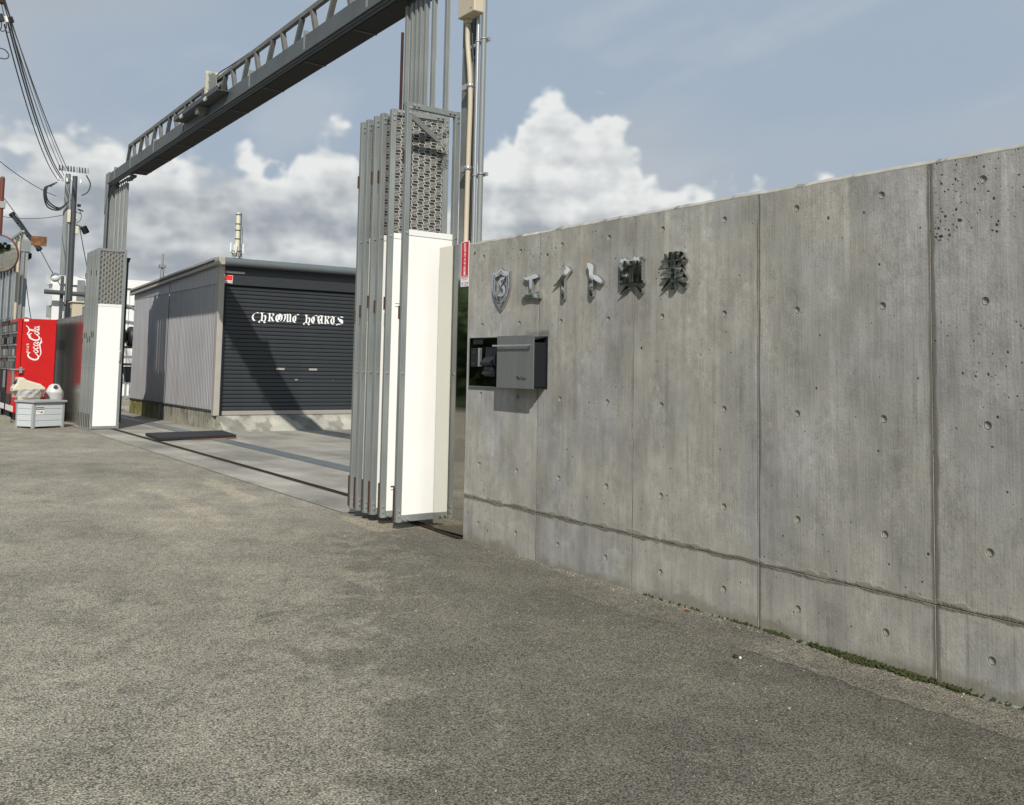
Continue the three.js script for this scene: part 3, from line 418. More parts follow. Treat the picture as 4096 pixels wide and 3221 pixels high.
// ---------------------------------------------------------------- folding gate leaves
const screenMap = (() => {           // woven metal screen, 0.1 by 0.092 m repeat: alpha and colour
  const S = 256, a = new Uint8Array(S * S * 4), c = new Uint8Array(S * S * 4);
  for (let j = 0; j < S; j++) for (let i = 0; i < S; i++) {
    const Y = j / S * 8, row = Math.floor(Y), fy = Y - row, half = row >> 2, r4 = row % 4, X = (i / S + (half ? 0.5 : 0) + r4 * 0.04) % 1; let open;
    // in each band of four rows: two rows open into square holes, two carry long thin slots, laid in staggered basket fashion
    if (r4 < 2) open = X > 0.04 && X < 0.46 ? fy > (r4 ? 0.0 : 0.16) && fy < (r4 ? 0.86 : 1.01) : X > 0.53 && X < 0.97 && fy > 0.24 && fy < 0.84;
    else open = X > 0.04 && X < 0.47 ? fy > 0.24 && fy < 0.84 : X > 0.53 && X < 0.97 && fy > (r4 === 3 ? 0.0 : 0.16) && fy < (r4 === 3 ? 0.86 : 1.01);
    const k = (j * S + i) * 4, v = open ? 0 : 255; a[k] = a[k + 1] = a[k + 2] = v; a[k + 3] = 255; const t = 172 + (vn(i * 0.2, j * 0.2, 5) - 0.5) * 60; c[k] = t * 1.04; c[k + 1] = t * 1.04; c[k + 2] = t * 1.0; c[k + 3] = 255;
  }
  const mk = (d, s) => { const t = new THREE.DataTexture(d, S, S, THREE.RGBAFormat); if (s) t.colorSpace = THREE.SRGBColorSpace; t.wrapS = t.wrapT = THREE.RepeatWrapping; t.magFilter = THREE.LinearFilter; t.repeat.set(1 / 0.1, 1 / 0.092); t.needsUpdate = true; return t; };
  return [mk(a, false), mk(c, true)];
})();
const screenMat = std({ map: screenMap[1], alphaMap: screenMap[0], alphaTest: 0.5, side: THREE.DoubleSide, roughness: 0.5, metalness: 0.3 });
const LEAF = (() => {                // one leaf: x thickness, z width, base at y 0
  const W = 0.245, H = 3.165, s = 0.046, q = 0.021, c = (y) => { const g = new THREE.CylinderGeometry(0.0095, 0.0105, 0.009, 8); g.rotateZ(-Math.PI / 2); g.translate(q + 0.005, y, 0); return g; };
  const stile = (z) => merge([rbox(-q, q, 0, H, z - s / 2, z + s / 2, 0.004), box(q - 0.002, q + 0.0025, 0, H, z - s / 2 + 0.006, z + s / 2 - 0.012)]);
  const scr = new THREE.PlaneGeometry(2 * W - 2 * s, 0.93); scr.translate(0, 2.645, 0); const uv = scr.attributes.uv; for (let i = 0; i < uv.count; i++) uv.setXY(i, uv.getX(i) * (2 * W - 2 * s), uv.getY(i) * 0.93); scr.rotateY(Math.PI / 2); scr.translate(0.004, 0, 0);
  const bolts = []; for (const z of [-1, 1]) { for (const y of [0.045, 0.085, H - 0.045, H - 0.085, 1.1, 2.16]) bolts.push(c(y).translate(0, 0, z * (W - s / 2))); for (const k of [0.06, 0.1]) for (const y of [0.02, H - 0.02]) bolts.push(c(y).translate(0, 0, z * (W - k))); }
  return {
    stileA: stile(W - s / 2), stileB: stile(-W + s / 2), top: rbox(-q + 0.003, q - 0.003, H - 0.045, H - 0.001, -W + s + 0.001, W - s - 0.001, 0.003), bottom: rbox(-q + 0.003, q - 0.003, 0.001, 0.05, -W + s + 0.001, W - s - 0.001, 0.003),
    board: box(-0.012, 0.013, 0.051, 2.14, -W + s + 0.001, W - s - 0.001), trim: rbox(-0.016, 0.0185, 2.1405, 2.185, -W + s + 0.001, W - s - 0.001, 0.003), screen: scr, backing: box(-0.009, -0.005, 2.19, 3.115, -W + s + 0.001, W - s - 0.001), bolts,
    hinges: [[0.02, 0.26], [1.56, 1.66], [2.66, 2.76]].map(([a, b]) => merge([cyl(0.008, V(-0.012, a, W + 0.004), V(-0.012, b, W + 0.004), 10), box(-0.0205, -0.013, a, b, W - 0.012, W + 0.002)])),
  };
})();
const LEAFBOLTS = mergeGeometries(LEAF.bolts);
function leaf(label, group, xf, xb, zc, y0, opt = {}) {   // xf, xb: x of the street-side and yard-side edges
  const t = thing('gate_leaf', label, 'gate leaf', group, [(xf + xb) / 2, y0, zc], Math.atan2(xf - xb, 0.49));
  part('stile', LEAF.stileA, opt.steel ?? M.steel, t); part('stile', LEAF.stileB, opt.steel ?? M.steel, t); part('top_rail', LEAF.top, M.steel, t); part('bottom_rail', LEAF.bottom, M.steel, t);
  part('board', LEAF.board, M.board, t); part('board_trim', LEAF.trim, M.boardTrim, t); if (!opt.bare) { part('screen', LEAF.screen, screenMat, t); part('screen_backing', LEAF.backing, M.black, t); } part('bolts', LEAFBOLTS, M.bolt, t).userData.kind = 'stuff';
  LEAF.hinges.forEach((h, i) => { if (i === 2 && opt.skip) return; part('hinge', h, opt.rusty && i !== 1 ? M.rust : M.hinge, t).position.y = (hsh(Math.round(xf * 50), i, 9) - 0.5) * (i ? 0.12 : 0.01); });
  return t;
}
const nearG = 'gate leaves folded against the concrete wall', farG = 'gate leaves folded at the far gate post';
{
  const X = [[-0.52, -0.545], [-0.775, -0.70], [-0.935, -0.985], [-1.055, -1.02], [-1.19, -1.235], [-1.30, -1.26]], ord = ['nearest', 'second', 'third', 'fourth', 'fifth', 'farthest'];
  X.forEach(([f, b], i) => {
    const l = leaf(i ? `${ord[i]} of the white folded gate leaves counted from the concrete wall` : 'white gate leaf with an empty top frame, nearest the concrete wall', nearG, f, b, 0, 0.055, { bare: i === 0, rusty: i % 2 === 0, skip: i === 1 || i === 4 });
    if (i === 0) { part('brace', bar(V(0.0, 3.06, 0.19), V(-0.1, 2.9, -0.19), 0.045, 0.02, V(1, 0, 0)), M.steel, l); part('torn_screen', (() => { const g = new THREE.PlaneGeometry(0.12, 0.2, 5, 6), p = g.attributes.position, r = rng(3); for (let k = 0; k < p.count; k++) p.setZ(k, (r() - 0.5) * 0.03); const uv = g.attributes.uv; for (let k = 0; k < uv.count; k++) uv.setXY(k, uv.getX(k) * 0.12, uv.getY(k) * 0.2); g.rotateY(Math.PI / 2); g.translate(-0.03, 2.93, -0.12); return g; })(), screenMat, l); }
    if (i === 1) for (const [a, b, c, d] of [[0.225, 0.238, 0.12, 0.165], [0.205, 0.211, 0.14, 0.163], [1.632, 1.637, 0.13, 0.17], [1.608, 1.613, 0.13, 0.17]]) part('scuff', box(0.0131, 0.0136, a, b, c, d), M.steelDark, l);
  });
  // hanging posts at the yard-side hinges, up to trolleys in the overhead track
  const P = [-0.83, -1.05, -1.18, -1.27, -1.345, -1.425, -1.525], nth = ['first', 'second', 'third', 'fourth', 'fifth', 'sixth', 'seventh'];
  P.forEach((x, i) => {
    const t = thing('hanger_post', `${nth[i]} tall grey hanging post from the concrete wall, behind the folded leaves`, 'post', 'tall posts hanging from the gate track near the wall', [x, 0, -0.285]);
    part('tube', [rbox(-0.019, 0.019, 0.07, 4.40, -0.019, 0.019, 0.003)], M.steel, t); part('edge_strip', box(0.0195, 0.024, 0.07, 4.38, -0.016, -0.006), M.steelLight, t); part('trolley', [cyl(0.008, V(0, 4.4, 0), V(0, 4.47, 0), 8), rbox(-0.03, 0.03, 4.468, 4.50, -0.02, 0.02, 0.004)], M.steelDark, t);
  });
  const rp = thing('rusty_strip', 'thin rusty flat bar standing above the folded leaves', 'steel bar', null, [-1.02, 0, 0.03]); part('bar', box(-0.008, 0.008, 3.0, 3.95, -0.01, 0.01), M.rust, rp);
  const X2 = [[-11.98, -12.0], [-12.13, -12.10], [-12.26, -12.29], [-12.42, -12.39], [-12.58, -12.60], [-12.74, -12.71], [-12.9, -12.9]];
  const ord2 = ['nearest', 'second', 'third', 'fourth', 'fifth', 'sixth', 'farthest'];
  X2.forEach(([f, b], i) => { const l = leaf(i ? `${ord2[i]} leaf of the far folded gate beside the vending machines` : 'far white gate leaf with woven metal screen and a pull handle', farG, f, b, -0.085, 0.012, { rusty: false, skip: i % 3 > 0 }); if (!i) part('pull_handle', tube([V(0.022, 1.18, -0.19), V(0.07, 1.2, -0.19), V(0.07, 1.38, -0.19), V(0.022, 1.4, -0.19)], 0.007, 20, 6), M.zinc, l); });
  [-12.06, -12.22, -12.38, -12.54, -12.72, -12.88].forEach((x, i) => {
    const t = thing('hanger_post', i ? `${nth[i]} hanging post of the far folded gate, counted from the shed` : 'hanging post of the far folded gate next to the shed side', 'post', 'tall posts hanging at the far gate end', [x, 0, -0.29]);
    part('tube', rbox(-0.026, 0.026, 0.05, 4.40, -0.026, 0.026, 0.003), i % 2 ? M.steelLight : M.steel, t); part('trolley', [cyl(0.008, V(0, 4.4, 0), V(0, 4.47, 0), 8), rbox(-0.03, 0.03, 4.468, 4.50, -0.02, 0.02, 0.004)], M.steelDark, t);
  });
}
// ---------------------------------------------------------------- gate columns, conduits
function hCol(name, label, x0, x1, zf, top, dep = 0.2) {
  const t = thing(name, label, 'column', 'steel columns carrying the gate beam'); const zb = zf - dep;
  part('flange', box(x0, x1, 0, top, zf - 0.012, zf), M.steelRusty, t); part('flange', box(x0, x1, 0, top, zb, zb + 0.012), M.steel, t); part('web', box((x0 + x1) / 2 - 0.005, (x0 + x1) / 2 + 0.005, 0, top, zb + 0.0121, zf - 0.0121), M.steel, t); part('base_plate', box(x0 - 0.05, x1 + 0.05, 0, 0.018, zb - 0.05, zf + 0.05), M.steelDark, t); return t;
}
hCol('gate_column', 'grey steel column behind the concrete wall end carrying conduits', -0.474, -0.365, -0.22, 4.72, 0.085);
{ const c = hCol('gate_column', 'far grey steel column with gusset at the left end of the beam', -13.2, -13.02, -0.16, 4.72); const g = new THREE.ExtrudeGeometry(shapeOf([-13.2, 4.72, -12.86, 4.72, -13.0, 4.28, -13.2, 3.95]), { depth: 0.012, bevelEnabled: false }); g.translate(0, 0, -0.158); part('gusset', g, M.steel, c); }
{
  const grp = 'conduits clamped to the near gate column';
  const b = thing('junction_box', 'beige junction box at the top of the column conduits', 'junction box'); part('case', rbox(-0.365, -0.125, 3.895, 4.25, -0.2, -0.10, 0.012, 3), M.beige, b); part('cover_screw', new THREE.SphereGeometry(0.006, 8, 6).translate(-0.17, 3.93, -0.1), M.black, b); part('gland', cyl(0.03, V(-0.315, 3.86, -0.165), V(-0.315, 3.894, -0.165), 12), M.beige, b);
  solo('flexible_conduit', tube([V(-0.315, 3.858, -0.165), V(-0.315, 3.74, -0.165), V(-0.27, 3.45, -0.165), V(-0.255, 3.25, -0.165), V(-0.262, 2.9, -0.165), V(-0.27, 2.4, -0.165), V(-0.272, 1.0, -0.165)], 0.019, 70, 12), M.beige, 'beige flexible conduit curving down from the junction box', 'conduit', grp);
  solo('cable', tube([V(-0.29, 3.87, -0.185), V(-0.262, 3.6, -0.185), V(-0.232, 3.4, -0.185), V(-0.235, 3.1, -0.185), V(-0.244, 2.0, -0.185)], 0.007, 50, 6), M.black, 'thin black cable beside the beige conduit', 'cable');
  solo('steel_conduit', cyl(0.0165, V(-0.222, 1.9, -0.2), V(-0.218, 3.90, -0.2), 14), M.zinc, 'thin shiny steel conduit between the beige one and the outer pipe', 'conduit', grp);
  solo('steel_conduit', cyl(0.021, V(-0.148, 1.0, -0.2), V(-0.135, 4.72, -0.2), 14), M.steel, 'outer grey steel conduit, rightmost on the near column', 'conduit', grp);
  for (const [y, n] of [[3.36, 'upper'], [2.72, 'lower']]) { const c = thing('pipe_clamp', `${n} shiny clamp holding the beige conduit to the column`, 'clamp'); part('band', [new THREE.TorusGeometry(0.024, 0.006, 8, 20).rotateX(Math.PI / 2).scale(1, 2.6, 1).translate(y > 3 ? -0.262 : -0.266, y, -0.165), rbox(-0.364, -0.288, y - 0.022, y + 0.022, -0.2195, -0.150, 0.004)], M.bolt, c); }
  for (const y of [3.70, 2.66]) { const c = thing('strut_bracket', y > 3 ? 'upper strut bracket tying the two steel conduits' : 'lower strut bracket tying the two steel conduits', 'bracket'); part('strut', box(-0.3645, -0.105, y - 0.012, y + 0.012, -0.245, -0.2225), M.zinc, c); part('saddle', [new THREE.TorusGeometry(0.024, 0.004, 6, 16).rotateX(Math.PI / 2).translate(-0.14, y, -0.2), new THREE.TorusGeometry(0.0195, 0.004, 6, 16).rotateX(Math.PI / 2).translate(-0.22, y, -0.2)], M.bolt, c); }
}
// ---------------------------------------------------------------- overhead beam
{
  const b = thing('gate_beam', 'long grey overhead gate beam with a lattice truss on top', 'beam');
  part('web', [box(-13.01, -0.2, 4.535, 4.695, -0.30, -0.155)], M.beam, b);
  part('track_lip', [box(-13.01, -0.2, 4.505, 4.5345, -0.17, -0.140), box(-13.01, -0.2, 4.478, 4.5045, -0.185, -0.163)], M.beam, b);
  part('track_lip', [box(-13.01, -0.2, 4.455, 4.4775, -0.205, -0.175)], M.steelDark, b);
  part('added_shadow_plate', box(-12.9, -0.6, 4.6955, 4.7035, -0.54, -0.276), M.steelDark, b);  // unseen plate, added to make the beam cast a wider solid shadow on the shutter
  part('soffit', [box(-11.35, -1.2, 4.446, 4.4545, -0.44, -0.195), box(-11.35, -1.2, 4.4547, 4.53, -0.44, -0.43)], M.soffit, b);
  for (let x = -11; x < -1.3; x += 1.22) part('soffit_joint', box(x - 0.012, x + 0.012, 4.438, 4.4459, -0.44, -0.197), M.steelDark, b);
  part('top_chord', [box(-11.84, -7.07, 5.0, 5.052, -0.275, -0.225), box(-7.06, -0.2, 5.0, 5.052, -0.275, -0.225)], M.lattice, b);
  for (let k = 0; k < 14; k++) {
    const x = -11.80 + 0.868 * k + (k > 5 ? 0.07 : 0); if (x > -0.6) break;
    part('lattice_bar', bar(V(x, 5.0, -0.25), V(x - 0.18, 4.6955, -0.25), 0.05, 0.05), k % 3 ? M.lattice : M.beam, b);
    if (Math.abs(x + 0.29 + 7.06) > 0.25) part('lattice_bar', bar(V(x + 0.29, 5.0, -0.25), V(x + 0.42, 4.6955, -0.25), 0.05, 0.05), M.lattice, b);
  }
  for (const x of [-12.5, -11.3, -9.75, -8.1, -5.3, -3.6, -2.1]) part('stiffener_clip', [box(x - 0.014, x + 0.014, 4.53, 4.70, -0.1545, -0.146), box(x - 0.014, x + 0.014, 4.7005, 4.75, -0.20, -0.146)], M.steel, b);
  const sp = part('splice_plate', [box(-7.09, -7.072, 4.7045, 5.19, -0.36, -0.14), box(-7.055, -7.040, 4.7045, 5.15, -0.36, -0.14)], std({ map: coat([0.70, 0.69, 0.62], 0.12, 0.38, 311, 0.4), roughness: 0.8 }), b, 'flaking off-white splice plate');
  for (const y of [4.8, 4.93, 5.04, 5.14]) for (const z of [-0.18, -0.32]) part('bolt', cyl(0.018, V(-7.04, y, z), V(-7.02, y, z), 6), M.bolt, sp);
  part('gusset', [new THREE.ExtrudeGeometry(shapeOf([-7.039, 4.7225, -6.62, 4.7225, -6.75, 5.06, -6.9, 5.12, -7.039, 5.12]), { depth: 0.01, bevelEnabled: false }).translate(0, 0, -0.19), new THREE.ExtrudeGeometry(shapeOf([-7.039, 4.7225, -6.62, 4.7225, -6.75, 5.06, -6.9, 5.12, -7.039, 5.12]), { depth: 0.01, bevelEnabled: false }).translate(0, 0, -0.33)], M.steel, b);
  part('ledge_angle', [box(-8.05, -6.05, 4.655, 4.665, -0.1545, 0.0), box(-8.05, -6.05, 4.6652, 4.72, -0.008, 0.0)], M.steelDark, b, 'dark ledge angle bolted under the splice');
  part('ledge_bracket', new THREE.ExtrudeGeometry(shapeOf([-7.1, 4.65, -6.95, 4.65, -7.0, 4.56, -7.1, 4.56]), { depth: 0.12, bevelEnabled: false }).translate(0, 0, -0.1535), M.steelRusty, b);
  for (const x of [-7.6, -6.5]) part('ledge_hook', tube([V(x, 4.66, 0.004), V(x, 4.63, 0.03), V(x + 0.03, 4.6, 0.03), V(x + 0.05, 4.63, 0.01)], 0.014, 12, 6), M.steelLight, b);
  part('cable', tube([V(-6.98, 5.07, -0.24), V(-6.8, 5.1, -0.24), V(-6.4, 5.085, -0.24), V(-6.0, 5.07, -0.24), V(-5.6, 5.06, -0.24)], 0.008, 30, 5), M.black, b);
  part('limit_switch', [rbox(-11.9, -11.4, 4.40, 4.445, -0.30, -0.22, 0.01), cyl(0.02, V(-11.55, 4.36, -0.25), V(-11.55, 4.40, -0.25), 8)], M.steelDark, b);
}
// ---------------------------------------------------------------- floor rail of the gate
{
  const path = [V(-12.6, 0, -0.235), V(-6, 0, -0.235), V(-2.1, 0, -0.225), V(-1.5, 0, -0.15), V(-0.95, 0, -0.045), V(-0.5, 0, -0.02), V(0.03, 0, 0.012)];
  const c = new THREE.CatmullRomCurve3(path, false, 'catmullrom', 0.3), strip = (off, w, h) => { const s = new THREE.Shape(); s.moveTo(-h, off - w / 2); s.lineTo(0, off - w / 2); s.lineTo(0, off + w / 2); s.lineTo(-h, off + w / 2); s.closePath(); return s; };
  const mk = (off, w, h) => { const N = 120, p = [], id = []; for (let i = 0; i <= N; i++) { const q = c.getPoint(i / N), t = c.getTangent(i / N), nx = t.z, nz = -t.x; [[off - w / 2, 0], [off - w / 2, h], [off + w / 2, h], [off + w / 2, 0]].forEach(([o, y], k) => { p.push(q.x + nx * o, 0.0055 + y, q.z + nz * o); if (i && k) { const b = i * 4 + k; id.push(b - 5, b - 4, b, b - 5, b, b - 1); } }); } const g = new THREE.BufferGeometry(); g.setAttribute('position', new THREE.Float32BufferAttribute(p, 3)); g.setIndex(id); const n = g.toNonIndexed(); n.computeVertexNormals(); return metreUV(n); };
  const r = thing('floor_rail', 'rust-brown guide rail set in the ground across the gateway', 'rail'); const rm = std({ map: coat([0.20, 0.135, 0.10], 0.3, 0, 321, 0.3), roughness: 0.9, side: THREE.DoubleSide });
  part('flange', mk(-0.022, 0.008, 0.012), rm, r); part('flange', mk(0.022, 0.008, 0.012), rm, r); part('channel_bed', mk(0, 0.034, 0.001), M.black, r);
}

// ---------------------------------------------------------------- storage shed with roller shutter
const sideMat = std({ map: tex(1024, 512, (u, v) => { const n = fbm(u * 6, v * 4, 5, 401, 6, 4), s = vn(u * 150, v * 2, 402, 150, 2), k = 0.66 + (n - 0.5) * 0.07 + (s - 0.5) * 0.07; return [k, k * 0.995, k * 1.015]; }, 3.2, 2.6), roughness: 0.38, metalness: 0.35 });
const trimMat = std({ map: coat([0.66, 0.645, 0.61], 0.04, 0, 405, 0.7), roughness: 0.5, metalness: 0.2 });
const shutMat = std({ map: coat([0.205, 0.222, 0.235], 0.07, 0, 407, 1.1), roughness: 0.42, metalness: 0.15 });
const X0 = -11.23, Z0 = -1.74, ZB = -5.4, XB = -17.38;
{
  const s = thing('storage_shed', 'grey ribbed storage shed with a charcoal roller shutter inside the gate', 'shed');
  const baseMat = std({ map: tex(1024, 256, (u, v) => { // x 6.4 m, y 0.4 m
    const x = XB + u * 6.4, n = fbm(u * 20, v * 2, 5, 411), st = fbm(u * 90, v * 1.5, 4, 412), f = vn(u * 300, v * 40, 413); let k = 0.60 + (n - 0.5) * 0.14 + (f - 0.5) * 0.06; let r = k, g = k * 0.985, b = k * 0.90;
    const dr = sstep(0.52, 0.7, st + 0.1 * (v - 0.5)); r -= 0.12 * dr; g -= 0.12 * dr; b -= 0.11 * dr;
    const moss = sstep(-14.6, -15.6, x + 1.2 * (st - 0.5)) * sstep(0.35, 0.6, st + 0.2 * f); r = mix(r, 0.36 + 0.1 * f, moss * 0.8); g = mix(g, 0.35 + 0.08 * f, moss * 0.8); b = mix(b, 0.10, moss * 0.8);
    const blk = sstep(0.6, 0.75, fbm(u * 60 + 7, v * 2, 4, 414)) * 0.5; r *= 1 - blk * 0.5; g *= 1 - blk * 0.5; b *= 1 - blk * 0.5; return [r, g, b]; }, 6.4, 0.4), roughness: 0.92 });
  const bg = [box(XB - 0.03, X0 + 0.02, -0.03, 0.335, Z0 - 0.12, Z0 - 0.005), box(XB - 0.03, XB + 0.1, -0.03, 0.335, ZB, Z0 - 0.121), box(X0 - 0.1, X0 + 0.02, -0.03, 0.26, ZB, Z0 - 0.121)];
  for (const g of bg) { const u = g.attributes.uv; for (let i = 0; i < u.count; i++) u.setX(i, u.getX(i) - XB); } part('foundation', bg, baseMat, s, 'stained concrete footing, mossy at its far end');
  // ribbed side cladding: two sheets below the seam, two above, each one folded sheet
  const ribbed = (x0, x1, y0, y1a, y1b) => {
    const p = [], uv = [], id = [], N = Math.round((x1 - x0) / 0.095), prof = []; for (let i = 0; i < N; i++) { const a = x0 + (x1 - x0) * i / N, w = (x1 - x0) / N; prof.push([a, 0], [a + w * 0.70, 0], [a + w * 0.76, 0.009], [a + w * 0.92, 0.009], [a + w * 0.98, 0]); } prof.push([x1, 0]);
    prof.forEach(([x, z], i) => { const yt = mix(y1a, y1b, (x - x0) / (x1 - x0)); p.push(x, y0, Z0 + z, x, yt, Z0 + z); uv.push(x, y0, x, yt); if (i) { const q = i * 2; id.push(q - 2, q, q - 1, q - 1, q, q + 1); } });
    const g = new THREE.BufferGeometry(); g.setAttribute('position', new THREE.Float32BufferAttribute(p, 3)); g.setAttribute('uv', new THREE.Float32BufferAttribute(uv, 2)); g.setIndex(id); const n = g.toNonIndexed(); n.computeVertexNormals(); return n;
  };
  const roofY = (x) => mix(2.88, 3.10, (x + 17.5) / 6.25), sm2 = sideMat.clone(); sm2.side = THREE.DoubleSide;
  part('side_panel', ribbed(XB, -14.42, 0.36, 2.615, 2.615), sm2, s); part('side_panel', ribbed(-14.40, X0 - 0.02, 0.36, 2.615, 2.615), sm2, s);
  const flat = (x0, x1) => { const g = new THREE.ExtrudeGeometry(shapeOf([x0, 2.625, x1, 2.625, x1, roofY(x1) - 0.12, x0, roofY(x0) - 0.12]), { depth: 0.01, bevelEnabled: false }); g.translate(0, 0, Z0 - 0.004); return g; };
  part('gable_panel', flat(XB, -14.42), sideMat, s); part('gable_panel', flat(-14.40, X0 - 0.02), sideMat, s);
  part('joint_cover', [box(-14.43, -14.39, 0.36, roofY(-14.4) - 0.13, Z0 + 0.0102, Z0 + 0.016)], sideMat, s);
  part('seam_strip', box(XB, X0 - 0.02, 2.6155, 2.6245, Z0 - 0.02, Z0 - 0.002), M.black, s);
  part('drip_rail', [box(XB - 0.02, X0 - 0.02, 0.335, 0.352, Z0 - 0.03, Z0 + 0.02), box(XB - 0.02, X0 - 0.02, 0.3525, 0.3575, Z0 - 0.03, Z0 + 0.012)], M.steelDark, s);
  part('back_wall', box(XB, XB + 0.03, 0.335, 2.76, ZB, Z0 - 0.03), sideMat, s); part('far_wall', box(XB, X0 - 0.05, 0.335, 2.76, ZB - 0.03, ZB - 0.001), sideMat, s);
  part('corner_post', [rbox(X0 - 0.018, X0 + 0.11, 0.262, 2.955, Z0 - 0.085, Z0 + 0.022, 0.008)], trimMat, s, 'pale corner post beside the shutter');
  part('corner_post', [rbox(X0 - 0.018, X0 + 0.11, 0.262, 2.955, ZB, ZB + 0.1, 0.008)], trimMat, s);
  part('guide_rail', box(X0 + 0.03, X0 + 0.085, 0.262, 2.61, Z0 - 0.13, Z0 - 0.0855), M.charcoal, s);
  // roof and its eaves
  const roofG = new THREE.ExtrudeGeometry(shapeOf([XB - 0.15, roofY(XB - 0.15) - 0.04, X0 + 0.12, roofY(X0 + 0.12) - 0.04, X0 + 0.12, roofY(X0 + 0.12) - 0.005, XB - 0.15, roofY(XB - 0.15) - 0.005]), { depth: Z0 - ZB + 0.1, bevelEnabled: false }); roofG.translate(0, 0, ZB - 0.06);
  const roof = part('roof', roofG, M.steelDark, s);
  const eave = (dy0, dy1, z0, z1, mat) => { const a = XB - 0.16, b = X0 + 0.06, g = new THREE.ExtrudeGeometry(shapeOf([a, roofY(a) + dy0, b, roofY(b) + dy0, b, roofY(b) + dy1, a, roofY(a) + dy1]), { depth: z1 - z0, bevelEnabled: false }); g.translate(0, 0, z0); return part('eave_trim', g, mat, roof); };
  eave(-0.045, -0.005, Z0 + 0.0405, Z0 + 0.085, trimMat); eave(-0.098, -0.048, Z0 + 0.0405, Z0 + 0.068, M.steelDark); eave(-0.145, -0.101, Z0 + 0.0165, Z0 + 0.085, trimMat);
  part('corner_cap', rbox(X0 + 0.02, X0 + 0.30, 2.945, 3.095, Z0 - 0.03, Z0 + 0.09, 0.02, 3), trimMat, roof);
  const fas = new THREE.ExtrudeGeometry((() => { const q = new THREE.Shape(); q.moveTo(0, 0); q.lineTo(0.10, 0); q.absarc(0.10, 0.07, 0.07, -Math.PI / 2, Math.PI / 2, false); q.lineTo(0, 0.14); q.closePath(); return q; })(), { depth: Z0 - ZB, bevelEnabled: false, curveSegments: 14 }); fas.translate(X0 + 0.12, 2.945, ZB - 0.031); part('front_fascia', fas, std({ map: coat([0.40, 0.43, 0.44], 0.04, 0, 421, 1), roughness: 0.4, metalness: 0.2 }), roof, 'rounded dark fascia over the shutter');
  const hm = std({ map: coat([0.20, 0.215, 0.225], 0.05, 0, 423, 1), roughness: 0.4, metalness: 0.2 });
  part('header', [box(X0 - 0.2, X0 + 0.075, 2.62, 2.87, ZB + 0.101, Z0 - 0.086), box(X0 - 0.2, X0 + 0.03, 2.8705, 2.99, ZB + 0.101, Z0 - 0.086)], hm, s);
  part('strip_lamp', rbox(X0 + 0.0755, X0 + 0.115, 2.822, 2.862, Z0 - 0.45, Z0 - 0.09, 0.01), trimMat, s);
  const st = canvasTex(128, 128, (g) => { g.fillStyle = '#e8e8e8'; g.fillRect(0, 0, 128, 128); g.fillStyle = '#dc2a28'; g.fillRect(4, 4, 120, 82); g.fillStyle = '#22252a'; g.font = 'bold 38px sans-serif'; g.fillText('SECOM', 4, 120); });
  part('alarm_sticker', new THREE.PlaneGeometry(0.15, 0.14).rotateY(Math.PI / 2).translate(X0 + 0.0775, 2.715, Z0 - 0.165), std({ map: st, roughness: 0.5 }), s, 'square red alarm sticker');
  // shutter
  const sh = part('shutter', [box(X0 - 0.03, X0 + 0.0, 0.27, 2.63, ZB + 0.101, Z0 - 0.131)], M.charcoal, s), n = 31, pt = (2.60 - 0.345) / n;
  const sp = shapeOf([0.0, 0.004, 0.012, 0.006, 0.017, 0.014, 0.0185, pt * 0.5, 0.017, pt - 0.016, 0.011, pt - 0.007, 0.0, pt - 0.004]), sg = new THREE.ExtrudeGeometry(sp, { depth: Z0 - 0.132 - ZB - 0.102, bevelEnabled: false }); sg.translate(0.0005, 0, 0); metreUV(sg);
  for (let i = 0; i < n; i++) { const m = part('slat', sg, shutMat, sh); m.position.set(X0, 0.345 + i * pt, ZB + 0.102); }
  part('bottom_bar', [rbox(X0 + 0.0005, X0 + 0.035, 0.268, 0.343, ZB + 0.102, Z0 - 0.132, 0.004)], std({ color: col(0.36, 0.33, 0.30), roughness: 0.5, metalness: 0.3 }), sh);
  for (const z of [-2.96, -3.608]) part('lift_handle', [rbox(X0 + 0.0195, X0 + 0.028, 1.09, 1.128, z - 0.083, z + 0.083, 0.006), box(X0 + 0.0285, X0 + 0.0295, 1.098, 1.112, z - 0.058, z + 0.058)], trimMat, sh);
  part('lock', [new THREE.CylinderGeometry(0.022, 0.022, 0.016, 16).rotateZ(Math.PI / 2).scale(1, 0.7, 1.5).translate(X0 + 0.027, 0.911, -3.277)], M.zinc, sh);
  for (const z of [-2.5, -4.02]) part('rivet', new THREE.SphereGeometry(0.008, 8, 6).translate(X0 + 0.02, 0.911, z), M.zinc, sh);
  // black-letter name on the shutter: a broad nib held at a slant, one flat letter after another
  const nib = [0.10, 0.04];
